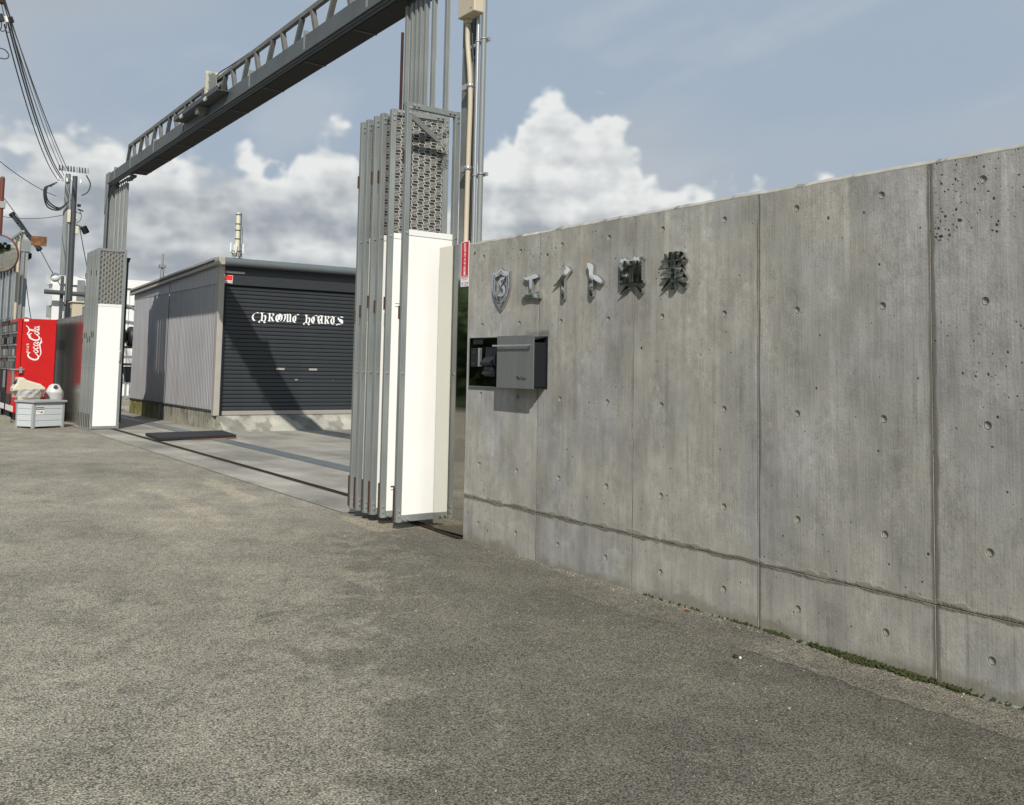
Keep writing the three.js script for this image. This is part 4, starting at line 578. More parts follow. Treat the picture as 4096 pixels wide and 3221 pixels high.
  const ALF = {
    C: [[.62, .94, .3, .78, .12, .5, .2, .2, .46, .02, .9, .14], [.5, .9, .74, 1.0, 1.0, .94]], H: [[.06, .92, .22, 1, .4, .9, .42, .5, .38, .1], [.4, .95, .66, 1.0], [.42, .52, .66, .7, .86, .56, .84, .2, .7, -.1, .86, -.2], [.08, .06, .3, .12, .56, .02, .66, .06], [.16, .06, .04, -.1, .14, -.18]],
    R: [[.04, .88, .2, .98, .4, .9, .74, .96, .8, .72, .5, .54], [.32, .9, .33, .5, .3, .08], [.56, .55, .66, .3, .8, .08, .98, .1], [.04, .06, .2, .1, .44, .02, .52, .06]], O: [[.52, .98, .22, .78, .1, .46, .22, .14, .5, .02, .8, .18, .92, .5, .8, .82, .52, .98], [.42, .84, .42, .18], [.62, .82, .6, .5, .62, .28], [.42, .56, .6, .5]],
    M: [[.0, .78, .14, .94, .28, .86, .26, .4, .12, .06, .0, .02], [.28, .88, .44, .98, .54, .86, .54, .12], [.54, .88, .7, .98, .84, .86, .84, .12, .98, .08], [.4, .04, .54, .14, .64, .04]], E: [[.62, .94, .3, .78, .12, .5, .2, .2, .46, .02, .9, .14], [.5, .9, .74, 1.0, 1.0, .94], [.5, .8, .5, .2], [.5, .5, .7, .52, .9, .6]],
    A: [[.1, .7, .16, .9, .4, 1.0, .9, .96], [.44, .94, .2, .66, .16, .4, .3, .14, .08, .0], [.72, .94, .73, .5, .74, .1, .96, .06], [.3, .5, .5, .6, .5, .3, .34, .36], [.12, .04, .3, .1, .5, .02]], T: [[.0, .82, .16, .98, .5, .9, .84, .96, 1.0, 1.04], [.36, .84, .16, .56, .16, .26, .36, .06, .62, .02, .9, .14], [.56, .88, .56, .5, .56, .16]], S: [[.92, .9, .6, .99, .26, .86, .3, .66, .62, .52, .88, .34, .8, .1, .5, .02, .18, .1, .06, .0, .16, -.08, .32, .02], [.36, .7, .7, .6, .9, .5], [.4, .5, .66, .36, .74, .2]],
  };
  const word = [['C', 135, 260], ['H', 270, 425], ['R', 435, 590], ['O', 600, 745], ['M', 745, 935], ['E', 945, 1075], ['H', 1180, 1325], ['E', 1335, 1460], ['A', 1465, 1600], ['R', 1600, 1735], ['T', 1745, 1880], ['S', 1880, 2030]];
  const strokes = []; let q = 0;
  for (const [ch, a, b] of word) for (const p of ALF[ch]) {
    const c = new THREE.CatmullRomCurve3(p.reduce((o, v, i) => (i % 2 ? o[o.length - 1].y = v : o.push(V(v, 0, 0)), o), []), false, 'catmullrom', 0.4), N = p.length * 3, pos = [], id = [], w = (b - a) * 0.00096, xo = X0 + 0.0222 + (q++ % 9) * 0.00025;
    for (let i = 0; i <= N; i++) { const t = c.getPoint(i / N); for (const s of [-1, 1]) pos.push(xo, 1.985 + 0.155 * (t.y + s * nib[1]), -2.38 - (a - 135) * 0.00096 - w * (t.x + s * nib[0] * (155 / (b - a)))); if (i) { const k = i * 2; id.push(k - 2, k - 1, k, k, k - 1, k + 1); } }
    const g = new THREE.BufferGeometry(); g.setAttribute('position', new THREE.Float32BufferAttribute(pos, 3)); g.setIndex(id); g.computeVertexNormals(); g.setAttribute('uv', new THREE.Float32BufferAttribute(new Float32Array(pos.length / 3 * 2), 2)); strokes.push(g);
  }
  const lt = part('lettering', mergeGeometries(strokes), std({ color: col(0.82, 0.83, 0.82), roughness: 0.5, side: THREE.DoubleSide }), sh, 'white black-letter words CHROME HEARTS'); lt.userData.kind = 'stuff';
  // ramp
  const rp = new THREE.ExtrudeGeometry(shapeOf([X0 + 0.021, -0.03, X0 + 0.021, 0.252, X0 + 0.10, 0.25, X0 + 0.62, -0.03]), { depth: Z0 - 0.06 - ZB, bevelEnabled: true, bevelSize: 0.008, bevelThickness: 0.012, bevelSegments: 1 }); rp.translate(0, 0, ZB);
  solo('concrete_ramp', metreUV(rp), std({ map: tex(512, 512, (u, v) => { const n = fbm(u * 5, v * 5, 5, 431, 5, 5), f = vn(u * 160, v * 160, 432, 160, 160), d = sstep(0.5, 0.66, fbm(u * 4 + 2, v * 6, 5, 433, 4, 6) + (f - 0.5) * 0.15), k = 0.64 + (n - 0.5) * 0.2 + (f - 0.5) * 0.08 - d * 0.15; return [k, k * 0.985, k * 0.92]; }, 1.4), roughness: 0.9 }), 'sloping concrete ramp in front of the roller shutter', 'ramp');
}

// ---------------------------------------------------------------- drain channel, black mat
{
  const d = thing('drain_channel', 'steel drain channel with grating lids crossing the yard', 'drain'); const fr = std({ map: coat([0.42, 0.45, 0.46], 0.1, 0.1, 441, 0.6), roughness: 0.55, metalness: 0.3 }), gl = std({ map: coat([0.50, 0.53, 0.54], 0.1, 0, 443, 0.4), roughness: 0.5, metalness: 0.35 });
  part('frame', [box(-17.6, -0.2, 0.0055, 0.012, -1.315, -1.295), box(-17.6, -0.2, 0.0055, 0.012, -1.085, -1.065)], fr, d);
  part('bed', box(-17.6, -0.2, 0.0052, 0.0062, -1.294, -1.086), M.black, d);
  const lid = merge([...Array.from({ length: 9 }, (_, i) => box(0.01, 0.985, 0.0065, 0.0125, -1.291 + i * 0.0232, -1.291 + i * 0.0232 + 0.014)), box(0.003, 0.0095, 0.0065, 0.0128, -1.293, -1.087), box(0.9855, 0.992, 0.0065, 0.0128, -1.293, -1.087)]);
  const plate = merge([box(0.003, 0.992, 0.0065, 0.0122, -1.293, -1.087)]);
  for (let i = 0; i < 17; i++) { const m = part('grating_lid', i > 8 && i < 16 ? lid : plate, gl, d); m.position.x = -17.55 + i; }
  const mg = new THREE.ExtrudeGeometry(shapeOf([-10.15, 0.345, -9.08, 0.285, -9.32, 1.53, -10.38, 1.65]), { depth: 0.032, bevelEnabled: true, bevelSize: 0.006, bevelThickness: 0.006, bevelSegments: 2 }); mg.rotateX(-Math.PI / 2); mg.translate(0, 0.022, 0);
  const mt = thing('rubber_mat', 'thick black rubber mat lying over the drain in the gateway', 'mat'); part('slab', metreUV(mg), M.rubber, mt); part('wooden_shim', box(-9.42, -9.15, 0.0128, 0.015, -1.5, -0.6), M.wood, mt);
}

// ---------------------------------------------------------------- far side: steel-clad wall, vending machines, bins
{
  const w = thing('clad_wall', 'dull polished steel wall reflecting the red vending machine', 'wall');
  part('cladding', box(-17.4, -13.25, -0.03, 2.03, 0.085, 0.098), M.brushed, w); part('core', box(-17.4, -13.26, -0.03, 2.02, -0.1, 0.0845), wallMat, w); part('cap', box(-17.42, -13.24, 2.0305, 2.045, -0.11, 0.106), M.steel, w);
}
function vending(label, x1, body, front, logo) {
  const v = thing('vending_machine', label, 'vending machine', 'vending machines beside the far gate', [x1, 0, 0]), W = 1.12, z0 = 0.335, z1 = 0.93;
  part('cabinet', rbox(-W, 0, 0.16, 1.985, z0, z1, 0.012), body, v); part('back_panel', box(-W + 0.02, -0.02, 0.2, 1.9, z0 - 0.02, z0 - 0.001), M.black, v); part('plinth', box(-W + 0.03, -0.03, 0.0, 0.158, z0 + 0.03, z1 - 0.02), M.black, v);
  const d = part('door', rbox(-W, 0, 0.17, 1.985, z1 + 0.006, z1 + 0.085, 0.012), front, v);
  for (let r = 0; r < 4; r++) { const y = 1.02 + r * 0.235; part('display_window', rbox(-W + 0.07, -0.07, y, y + 0.205, z1 + 0.0851, z1 + 0.1, 0.004), M.glass, d); part('shelf_strip', box(-W + 0.05, -0.05, y - 0.026, y - 0.002, z1 + 0.0851, z1 + 0.112), M.zinc, d); for (let k = 0; k < 9; k++) part('drink_can', new THREE.CylinderGeometry(0.03, 0.03, 0.13, 10).translate(-W + 0.14 + k * 0.105, y + 0.075, z1 + 0.118), [M.steelDark, M.steel, M.charcoal, M.steelRusty][(k * 3 + r) % 4], d); }
  part('payment_panel', rbox(-0.34, -0.06, 0.62, 0.97, z1 + 0.0851, z1 + 0.098, 0.005), M.zinc, d); part('delivery_flap', rbox(-W + 0.12, -0.4, 0.32, 0.52, z1 + 0.0851, z1 + 0.105, 0.01), M.black, d); part('kick_panel', rbox(-W + 0.04, -0.04, 0.19, 0.30, z1 + 0.0851, z1 + 0.095, 0.005), M.white, d);
  for (const x of [-W + 0.08, -0.08]) part('foot', cyl(0.03, V(x, 0, z1 - 0.005), V(x, 0.158, z1 - 0.005), 10), M.black, v);
  return v;
}
{
  const v = vending('red vending machine with a white script logo on its side', -14.6, M.red, M.red, true);
  vending('dark vending machine beyond the red one', -15.9, M.charcoal, M.charcoal, false);
  part('lock_bar', [rbox(0.001, 0.03, 0.985, 1.015, 0.86, 1.10, 0.004), rbox(0.0305, 0.06, 0.93, 1.05, 0.90, 0.955, 0.006)], M.zinc, v); part('type_label', box(0.0005, 0.003, 1.93, 1.975, 0.83, 0.91), M.boardTrim, v);
  // script logo reading upward: u along +y, v toward +z; pen strokes that swell in the middle
  const pens = [[[2.5, 2.9, 2.3, 3.35, 1.5, 3.4, .7, 2.5, .45, 1.5, .8, .75, 1.6, .8, 2.3, 1.5], .42], [[2.95, 2.1, 2.55, 1.5, 2.75, .85, 3.2, 1.1, 3.3, 1.8, 2.95, 2.1], .26], [[4.35, 1.85, 4.05, 2.15, 3.65, 1.5, 3.85, .85, 4.4, 1.2], .26], [[5.35, 1.95, 4.95, 2.1, 4.6, 1.5, 4.8, .85, 5.25, 1.3], .26], [[5.45, 2.1, 5.35, 1.3, 5.5, .85, 5.8, 1.1], .26], [[5.75, 1.6, 6.15, 1.7], .2], [[8.1, 2.8, 7.9, 3.3, 7.1, 3.4, 6.4, 2.5, 6.15, 1.5, 6.5, .75, 7.2, .8, 7.7, 1.4], .42], [[8.25, 2.1, 7.85, 1.5, 8.05, .85, 8.5, 1.1, 8.6, 1.8, 8.25, 2.1], .26], [[8.75, 1.2, 9.2, 2.4, 9.25, 3.3, 8.95, 2.9, 8.9, 1.6, 9.05, .9, 9.3, 1.0], .24], [[10.0, 1.95, 9.65, 2.1, 9.35, 1.5, 9.5, .85, 9.9, 1.3], .24], [[10.1, 2.1, 10.0, 1.3, 10.15, .85, 10.4, 1.1], .24], [[7.2, 2.9, 7.9, 3.9, 8.8, 3.5, 9.7, 3.7, 10.4, 4.4], .34], [[1.2, .55, 2.2, .1, 3.6, .25, 5.0, .5, 6.2, .15, 6.9, .3], .3], [[5.0, .4, 5.6, .0, 5.9, -.1], .2],
    [[2.6, 3.55, 2.95, 3.6, 2.85, 3.85, 2.55, 3.8, 2.6, 3.45, 3.0, 3.4], .13], [[3.7, 3.8, 3.4, 3.85, 3.3, 3.55, 3.7, 3.42], .13], [[4.1, 3.85, 3.92, 3.6, 4.15, 3.4, 4.35, 3.65, 4.1, 3.85], .13], [[4.6, 3.95, 5.0, 3.95, 4.7, 3.7, 5.0, 3.7, 5.0, 3.4, 4.7, 3.45], .13]];
  const k = 0.066, y0 = 1.165, zv = 0.585, L = []; pens.forEach(([p, w], n) => { const a = nibStrip(p, (t) => w * (0.45 + 0.55 * Math.sin(Math.PI * clamp(t, 0.05, 0.95)))); const g = new THREE.ShapeGeometry(shapeOf(a)), P = g.attributes.position, U = []; for (let i = 0; i < P.count; i++) { const u = P.getX(i), vv = P.getY(i); P.setXYZ(i, 0.0022 + n * 0.00012, y0 + u * k, zv + vv * k); } g.computeVertexNormals(); L.push(g); });
  const lo = part('logo', mergeGeometries(L), std({ color: col(0.82, 0.82, 0.8), roughness: 0.5, side: THREE.DoubleSide }), v, 'white script logo reading upward'); lo.userData.kind = 'stuff';
}
{
  // large bin with a domed lid
  const b = thing('litter_bin', 'cream litter bin with a domed hatch lid and plastic bag', 'litter bin', 'bins beside the red vending machine', [-14.12, 0, 0.84], 0);
  const bodyG = new THREE.CylinderGeometry(0.245, 0.19, 0.62, 4, 6); bodyG.rotateY(Math.PI / 4); bodyG.scale(1.05, 1, 1.15); bodyG.translate(0, 0.31, 0); bodyG.computeVertexNormals(); part('body', bodyG.toNonIndexed(), M.cream, b);
  const prof = shapeOf([-0.27, 0.62, 0.25, 0.64, 0.25, 0.665, 0.17, 0.73, 0.05, 0.765, -0.06, 0.80, -0.12, 0.845, -0.19, 0.85, -0.2, 0.75, -0.27, 0.66]), lg = new THREE.ExtrudeGeometry(prof, { depth: 0.34, bevelEnabled: true, bevelSize: 0.03, bevelThickness: 0.03, bevelSegments: 3, bevelOffset: -0.015 }); lg.rotateY(Math.PI / 2); lg.translate(-0.17, 0, 0); part('lid', lg, M.cream, b); part('hatch', cyl(0.07, V(0.02, 0.775, 0.19), V(0.02, 0.80, 0.225), 14), M.black, b);
  const bagG = new THREE.CylinderGeometry(0.285, 0.25, 0.16, 32, 6, true), P = bagG.attributes.position, r = rng(9); for (let i = 0; i < P.count; i++) { const a = Math.atan2(P.getZ(i), P.getX(i)), s = 1 + 0.06 * Math.sin(a * 11 + P.getY(i) * 40) + (vn(a * 9, P.getY(i) * 30, 3) - 0.5) * 0.1; P.setX(i, P.getX(i) * s * 0.9); P.setZ(i, P.getZ(i) * s); } bagG.translate(0, 0.57, 0); bagG.computeVertexNormals(); part('bag', bagG, M.bag, b);
  // round-topped can bin
  const c = thing('litter_bin', 'small grey can bin with one round hole in its dome', 'litter bin', 'bins beside the red vending machine', [-14.28, 0, 0.365], 0);
  part('body', new THREE.CylinderGeometry(0.135, 0.115, 0.58, 24).translate(0, 0.29, 0), std({ color: col(0.52, 0.53, 0.53), roughness: 0.5 }), c);
  part('dome', new THREE.LatheGeometry([[0.15, 0.55], [0.15, 0.60], [0.125, 0.65], [0.09, 0.71], [0.05, 0.735], [0.0, 0.74]].map(([a, q]) => new THREE.Vector2(a, q)), 24), std({ color: col(0.55, 0.55, 0.54), roughness: 0.45 }), c); part('hole', cyl(0.038, V(0.085, 0.66, 0.0), V(0.135, 0.685, 0.0), 16), M.black, c);
  const b2 = new THREE.CylinderGeometry(0.165, 0.14, 0.44, 32, 8, true), P2 = b2.attributes.position; for (let i = 0; i < P2.count; i++) { const a = Math.atan2(P2.getZ(i), P2.getX(i)), s = 1 + (vn(a * 8 + 30, P2.getY(i) * 22, 4) - 0.5) * 0.16; P2.setX(i, P2.getX(i) * s); P2.setZ(i, P2.getZ(i) * s); } b2.translate(0, 0.37, 0); b2.computeVertexNormals(); part('bag', b2, M.bag, c);
  // plank storage box
  const s = thing('storage_box', 'pale grey plank-sided storage box with a darker lid', 'storage box', null, [-12.87, 0, 0.80], 0.45), pl = std({ color: col(0.56, 0.60, 0.62), roughness: 0.55 }), dk = std({ color: col(0.34, 0.35, 0.35), roughness: 0.6 }), w = 0.30, dp = 0.24;
  for (let i = 0; i < 4; i++) { const y = 0.03 + i * 0.103; part('plank', rbox(dp - 0.02, dp, y, y + 0.099, -w + 0.03, w - 0.03, 0.008), pl, s); part('plank', rbox(-dp + 0.03, dp - 0.031, y, y + 0.099, w - 0.02, w, 0.008), pl, s); part('plank', rbox(-dp + 0.03, dp - 0.031, y, y + 0.099, -w, -w + 0.02, 0.008), pl, s); }
  for (const [a, q] of [[dp - 0.02, w - 0.02], [dp - 0.02, -w + 0.02], [-dp + 0.02, w - 0.02], [-dp + 0.02, -w + 0.02]]) part('corner_post', rbox(a - 0.022, a + 0.025, 0, 0.445, q - 0.025, q + 0.025, 0.006), dk, s);
  part('lid', rbox(-dp - 0.03, dp + 0.04, 0.446, 0.485, -w - 0.03, w + 0.03, 0.01), dk, s); part('back', box(-dp, -dp + 0.012, 0.03, 0.44, -w + 0.05, w - 0.05), pl, s);
  const lab = canvasTex(64, 64, (g) => { g.fillStyle = '#eee'; g.fillRect(0, 0, 64, 64); g.fillStyle = '#222'; g.fillRect(0, 2, 64, 22); g.fillStyle = '#eee'; for (let i = 0; i < 6; i++) g.fillRect(4 + i * 10, 9, 7, 8); g.fillStyle = '#333'; for (let i = 0; i < 4; i++) g.fillRect(6 + i * 8, 34 + (i % 2) * 6, 6, 4); g.fillStyle = '#a04030'; g.beginPath(); g.ellipse(46, 46, 10, 7, -0.5, 0, 7); g.fill(); });
  part('label', new THREE.PlaneGeometry(0.15, 0.13).rotateY(Math.PI / 2).translate(dp + 0.0012, 0.31, 0.17), std({ map: lab, roughness: 0.5 }), s);
  solo('kerb_block', rbox(-15.3, -14.45, -0.02, 0.10, 1.06, 1.30, 0.012), plugMat, 'low concrete kerb block in front of the bins', 'kerb');
}

// ---------------------------------------------------------------- street furniture at the far end: convex mirror, poles, wires
const orange = std({ color: col(0.13, 0.035, 0.02), roughness: 0.5 }), galv = std({ map: coat([0.52, 0.545, 0.55], 0.16, 0, 501, 0.9), roughness: 0.6, metalness: 0.15 }), concPole = std({ map: coat([0.50, 0.515, 0.515], 0.2, 0, 503, 1.3), roughness: 0.85 }), darkPole = std({ map: coat([0.27, 0.29, 0.30], 0.1, 0, 505, 0.9), roughness: 0.55, metalness: 0.2 });
{
  const m = thing('convex_mirror', 'round orange-rimmed traffic mirror at the left edge', 'traffic mirror', null, [-17.28, 0, 1.12]);
  const face = new THREE.Group(); face.name = 'mirror_head'; face.position.set(0.1, 3.46, 0); face.rotation.order = 'YXZ'; face.rotation.y = 1.0; face.rotation.x = 0.22; m.add(face);
  const R = 1.1, a = Math.asin(0.385 / R), cap = new THREE.SphereGeometry(R, 40, 20, 0, Math.PI * 2, 0, a); cap.rotateX(Math.PI / 2); cap.translate(0, 0, -R * Math.cos(a) + 0.02); part('mirror', cap, std({ color: col(0.75, 0.77, 0.78), roughness: 0.02, metalness: 1 }), face);
  part('rim', new THREE.TorusGeometry(0.395, 0.018, 10, 48), orange, face); part('back_shell', new THREE.CylinderGeometry(0.39, 0.3, 0.08, 32).rotateX(Math.PI / 2).translate(0, 0, -0.045), orange, face);
  part('pole', [cyl(0.05, V(0, 0, 0), V(0.0, 5.1, 0.02), 16), new THREE.SphereGeometry(0.052, 12, 8).translate(0, 5.1, 0.02)], orange, m); part('clamp', [rbox(-0.07, 0.07, 4.45, 4.6, -0.06, 0.08, 0.01), rbox(-0.07, 0.1, 3.38, 3.5, -0.06, 0.06, 0.01)], M.steelLight, m);
}
{
  const u = thing('utility_pole', 'tall concrete utility pole carrying the bundle of power lines', 'utility pole', null, [-43.0, 0, -4.38]);
  part('shaft', cyl(0.155, V(0, -0.1, 0.04), V(0.12, 10.0, 0.04), 20, 0.115), concPole, u); part('band', [cyl(0.14, V(0.09, 8.05, 0.04), V(0.095, 8.25, 0.04), 18)], galv, u);
  part('crossarm', [bar(V(0.3, 10.05, -0.85), V(0.3, 10.05, 0.55), 0.09, 0.09), bar(V(0.3, 9.55, -0.6), V(0.3, 9.55, 0.6), 0.09, 0.09), bar(V(0.3, 9.1, -0.4), V(0.3, 9.1, 0.4), 0.08, 0.08)], galv, u);
  for (let i = 0; i < 11; i++) part('insulator', [cyl(0.045, V(0.3, 10.1, -0.8 + i * 0.125), V(0.3, 10.36, -0.78 + i * 0.125), 8, 0.03)], i % 4 ? M.steelDark : M.steelLight, u);
  for (let i = 0; i < 6; i++) part('insulator', [cyl(0.05, V(0.3, 9.6, -0.5 + i * 0.2), V(0.3, 9.78, -0.5 + i * 0.2), 8)], M.white, u);
  for (let i = 0; i < 3; i++) part('jumper_loop', tube([V(0.4, 9.5 - i * 0.1, 0.55 + i * 0.1), V(0.4, 9.2, 0.95 + i * 0.05), V(0.4, 8.6 - i * 0.15, 0.9), V(0.4, 8.3 - i * 0.05, 0.4), V(0.4, 8.65, 0.0), V(0.35, 8.8, -0.25)], 0.034, 40, 6), M.black, u);
  part('jumper_loop', tube([V(0.4, 10.0, -0.7), V(0.4, 9.6, -0.9), V(0.4, 9.2, -0.8), V(0.4, 9.0, -0.55)], 0.03, 24, 6), M.black, u); part('meter_case', rbox(0.2, 0.42, 7.35, 7.95, -0.42, -0.18, 0.02), M.cream, u); part('stay_arm', bar(V(0.2, 8.35, 0.05), V(0.2, 8.15, -0.6), 0.06, 0.06), galv, u);
}
{
  const p = thing('lamp_pole', 'slim dark steel pole with a floodlight and small boxes', 'pole', null, [-20.2, 0, -0.82]);
  part('shaft', cyl(0.085, V(-0.05, 0, -0.02), V(0.12, 5.85, 0.04), 16, 0.06), darkPole, p); part('conduit', cyl(0.026, V(0.0, 2.6, 0.08), V(0.13, 5.4, 0.135), 8), galv, p);
  part('lower_sleeve', cyl(0.06, V(0.06, 1.7, 0.03), V(0.06, 2.7, 0.03), 12), M.black, p);
  const fl = part('floodlight', [bar(V(0.1, 4.62, -0.04), V(0.12, 4.56, -0.19), 0.03, 0.03)], M.steelDark, p); part('lamp_head', (() => { const g = new RoundedBoxGeometry(0.13, 0.2, 0.15, 3, 0.03); g.rotateX(0.5); g.translate(0.14, 4.5, -0.25); return g; })(), M.charcoal, fl);
  part('control_box', rbox(0.06, 0.16, 4.38, 4.58, -0.10, -0.03, 0.008), M.cream, p); part('meter_box', rbox(0.06, 0.16, 4.66, 4.98, 0.10, 0.17, 0.008), M.cream, p);
  part('bracket', [bar(V(0.1, 5.06, 0.12), V(0.1, 5.06, -0.22), 0.04, 0.02), bar(V(0.1, 5.02, -0.06), V(0.1, 4.98, -0.2), 0.05, 0.03), rbox(0.06, 0.15, 5.08, 5.15, -0.13, -0.05, 0.01), bar(V(0.1, 5.42, 0.0), V(0.1, 5.42, -0.15), 0.02, 0.02)], M.steelDark, p);
  part('cable_loop', tube([V(0.12, 5.02, -0.09), V(0.14, 4.86, -0.15), V(0.14, 4.72, -0.12), V(0.12, 4.66, -0.06)], 0.008, 24, 5), M.black, p);
}
{
  // the bundle of lines runs from the far pole to an arm beyond the left edge
  const far = [[-43.07, 9.67, -3.97], [-43.0, 9.78, -4.06], [-42.97, 9.83, -4.1], [-42.92, 9.92, -4.16], [-42.87, 10.14, -4.2], [-42.81, 10.22, -4.28]], near = [[-18.63, 8.93, 1.15], [-18.58, 8.95, 1.08], [-18.55, 8.93, 1.03], [-18.54, 9.1, 1.02], [-18.5, 9.3, 1.05], [-18.57, 9.55, 1.15]], th = [0.017, 0.02, 0.022, 0.012, 0.012, 0.016];
  const lb = ['leftmost black power line of the bundle at the far pole', 'thick black power line, second from the left in the bundle', 'thickest black power line, third from the left in the bundle', 'thin power line, fourth from the left in the bundle', 'thin pale power line, fifth from the left in the bundle', 'rightmost power line of the bundle at the far pole'];
  far.forEach((f, i) => { const a = V(...f), b = V(...near[i]), e = b.clone().add(V().subVectors(b, a).multiplyScalar(i < 3 ? 0 : 0.4)); e.y += i < 3 ? 0 : 0.2; solo('power_line', new THREE.TubeGeometry(new THREE.CatmullRomCurve3(sag(a, e, 0.55 - i * 0.03)), 60, th[i], 6), i === 4 ? M.steel : M.black, lb[i], 'power line', 'power lines running to the far pole'); });
  const c = thing('crossarm_end', 'rusty crossarm end with black insulators in the top left corner', 'crossarm', null, [-18.6, 0, 1.0]);
  part('arm', bar(V(0, 9.45, 0.16), V(0, 9.52, 1.6), 0.14, 0.10), M.rust, c); part('insulator', cyl(0.06, V(0, 9.0, 0.0), V(0, 9.12, 0.05), 10), M.black, c); part('insulator', cyl(0.05, V(0, 8.99, 0.08), V(0, 9.12, 0.12), 10), M.white, c); part('insulator', cyl(0.06, V(0, 8.98, 0.2), V(0, 9.14, 0.26), 10), M.black, c);
  part('hanger', [cyl(0.012, V(0, 9.12, 0.05), V(0, 9.4, 0.17), 6), cyl(0.012, V(0, 9.12, 0.17), V(0, 9.4, 0.24), 6)], M.steelDark, c); for (let i = 0; i < 3; i++) part('jumper_loop', tube([V(0, 9.0, 0.02 + i * 0.1), V(0, 8.8, 0.02 + i * 0.1), V(0, 8.75, 0.08 + i * 0.12), V(0, 8.9, 0.16 + i * 0.12)], 0.012, 20, 5), M.black, c);
  part('jumper_loop', tube([V(0, 8.35, 0.22), V(0, 8.32, 0.1), V(0, 8.2, 0.02), V(0, 8.12, 0.08), V(0, 8.12, 0.25)], 0.013, 24, 5), M.black, c); part('far_arm', bar(V(0, 8.1, 0.25), V(0, 8.4, 0.5), 0.05, 0.05), M.steelDark, c);
  solo('guy_wire', tube([V(-23.9, 6.6, 1.3), V(-23.37, 5.72, 0.53), V(-22.83, 4.19, -0.46), V(-22.69, 3.67, -0.73), V(-22.2, 2.0, -1.7)], 0.013, 40, 6), M.steelDark, 'taut wire running down from the left through the black sleeve', 'wire');
  const g = thing('cable_sleeve', 'black ribbed sleeve on the slanting wire at left', 'cable sleeve'), A = V(-23.23, 5.17, 0.24), B = V(-22.83, 4.19, -0.46); part('sleeve', [cyl(0.062, A, B, 12), cyl(0.08, A, A.clone().lerp(B, 0.05), 12), cyl(0.08, B.clone().lerp(A, 0.05), B, 12)], M.charcoal, g);
  for (let i = 0; i < 26; i++) { const q = A.clone().lerp(B, 0.06 + i * 0.035); part('clip', new THREE.BoxGeometry(0.02, 0.014, 0.02).translate(q.x + 0.045, q.y - 0.045, q.z + 0.03), i % 5 ? M.steelLight : M.black, g); }
  solo('wire_ball', new THREE.SphereGeometry(0.13, 16, 12).translate(-22.6, 3.45, -0.85), M.white, 'white round cover on the wire above the white building', 'wire cover');
  solo('telephone_line', tube(sag(V(-27.95, 5.72, 0.15), V(-26.75, 5.77, -1.64), 0.12), 0.011, 40, 5), M.steelDark, 'sagging thin line between mirror pole and utility pole', 'wire');
  solo('telephone_line', tube(sag(V(-29.5, 8.9, 1.3), V(-43.0, 8.9, -3.9), 0.3), 0.016, 40, 5), M.steelDark, 'single line slanting down to the utility pole from the left', 'wire');
  solo('telephone_line', tube(sag(V(-20.08, 4.55, -0.95), V(-18.6, 2.2, -1.2), 0.05), 0.011, 20, 5), M.black, 'short cable dropping from the floodlight to the far gate', 'wire');
  solo('telephone_line', tube(sag(V(-18.1, 3.3, 0.5), V(-19.4, 1.9, 0.05), 0.2), 0.009, 20, 5), M.black, 'loose cable hanging beside the neighbouring gate post', 'wire');
}
// ---------------------------------------------------------------- neighbouring gate
{
  const n = thing('neighbour_gate', 'neighbouring folding gate with translucent strips and a lattice beam', 'gate');
  part('post', box(-18.12, -17.98, 0, 3.9, 0.46, 0.60), M.steelLight, n); part('pipe', cyl(0.03, V(-17.95, 0, 0.66), V(-17.95, 3.95, 0.66), 10), M.beige, n); part('pipe', cyl(0.026, V(-17.95, 0, 0.56), V(-17.95, 3.6, 0.56), 10), M.zinc, n);
  part('beam', box(-25.5, -17.95, 3.62, 3.86, 0.42, 0.62), M.steel, n); part('chord', box(-25.5, -18.5, 4.12, 4.17, 0.5, 0.55), M.steelLight, n);
  for (let i = 0; i < 16; i++) { const x = -18.55 - i * 0.43; part('lattice_bar', bar(V(x, 4.12, 0.525), V(x - (i % 2 ? -0.22 : 0.22), 3.862, 0.525), 0.04, 0.04), M.steelLight, n); }
  part('track_cover', box(-25.5, -18.2, 3.50, 3.619, 0.36, 0.68), M.soffit, n);
  const poly = new THREE.MeshPhysicalMaterial({ color: col(0.62, 0.70, 0.74), roughness: 0.35, transmission: 0.7, thickness: 0 });
  for (let i = 0; i < 11; i++) { const x = -18.45 - i * 0.62; part('strip', box(x - 0.5, x, 2.2, 3.5, 0.50, 0.512), poly, n); part('lower_strip', box(x - 0.5, x, 1.42, 2.197, 0.498, 0.514), M.steelRusty, n); part('white_board', box(x - 0.52, x + 0.04, 0.08, 1.417, 0.49, 0.514), M.board, n); part('mullion', box(x + 0.001, x + 0.115, 1.42, 3.5, 0.47, 0.54), i % 2 ? M.steelDark : M.steel, n); }
  const r = thing('rusty_signboard', 'rust-brown sheet signboard sticking out by the neighbouring gate', 'signboard', null, [-21.7, 0, -0.28]); part('sheet', box(-0.02, 0.02, 4.18, 4.43, -0.17, 0.2), std({ map: coat([0.46, 0.32, 0.20], 0.3, 0.3, 511, 0.4), roughness: 0.9 }), r); part('arm', bar(V(0, 4.2, 0.2), V(0, 4.0, 0.8), 0.04, 0.04), M.steelDark, r);
  // supporting post so that the sheet is carried
  part('stand', cyl(0.03, V(0, 0, 0.6), V(0, 4.1, 0.6), 8), M.steelDark, r);
}
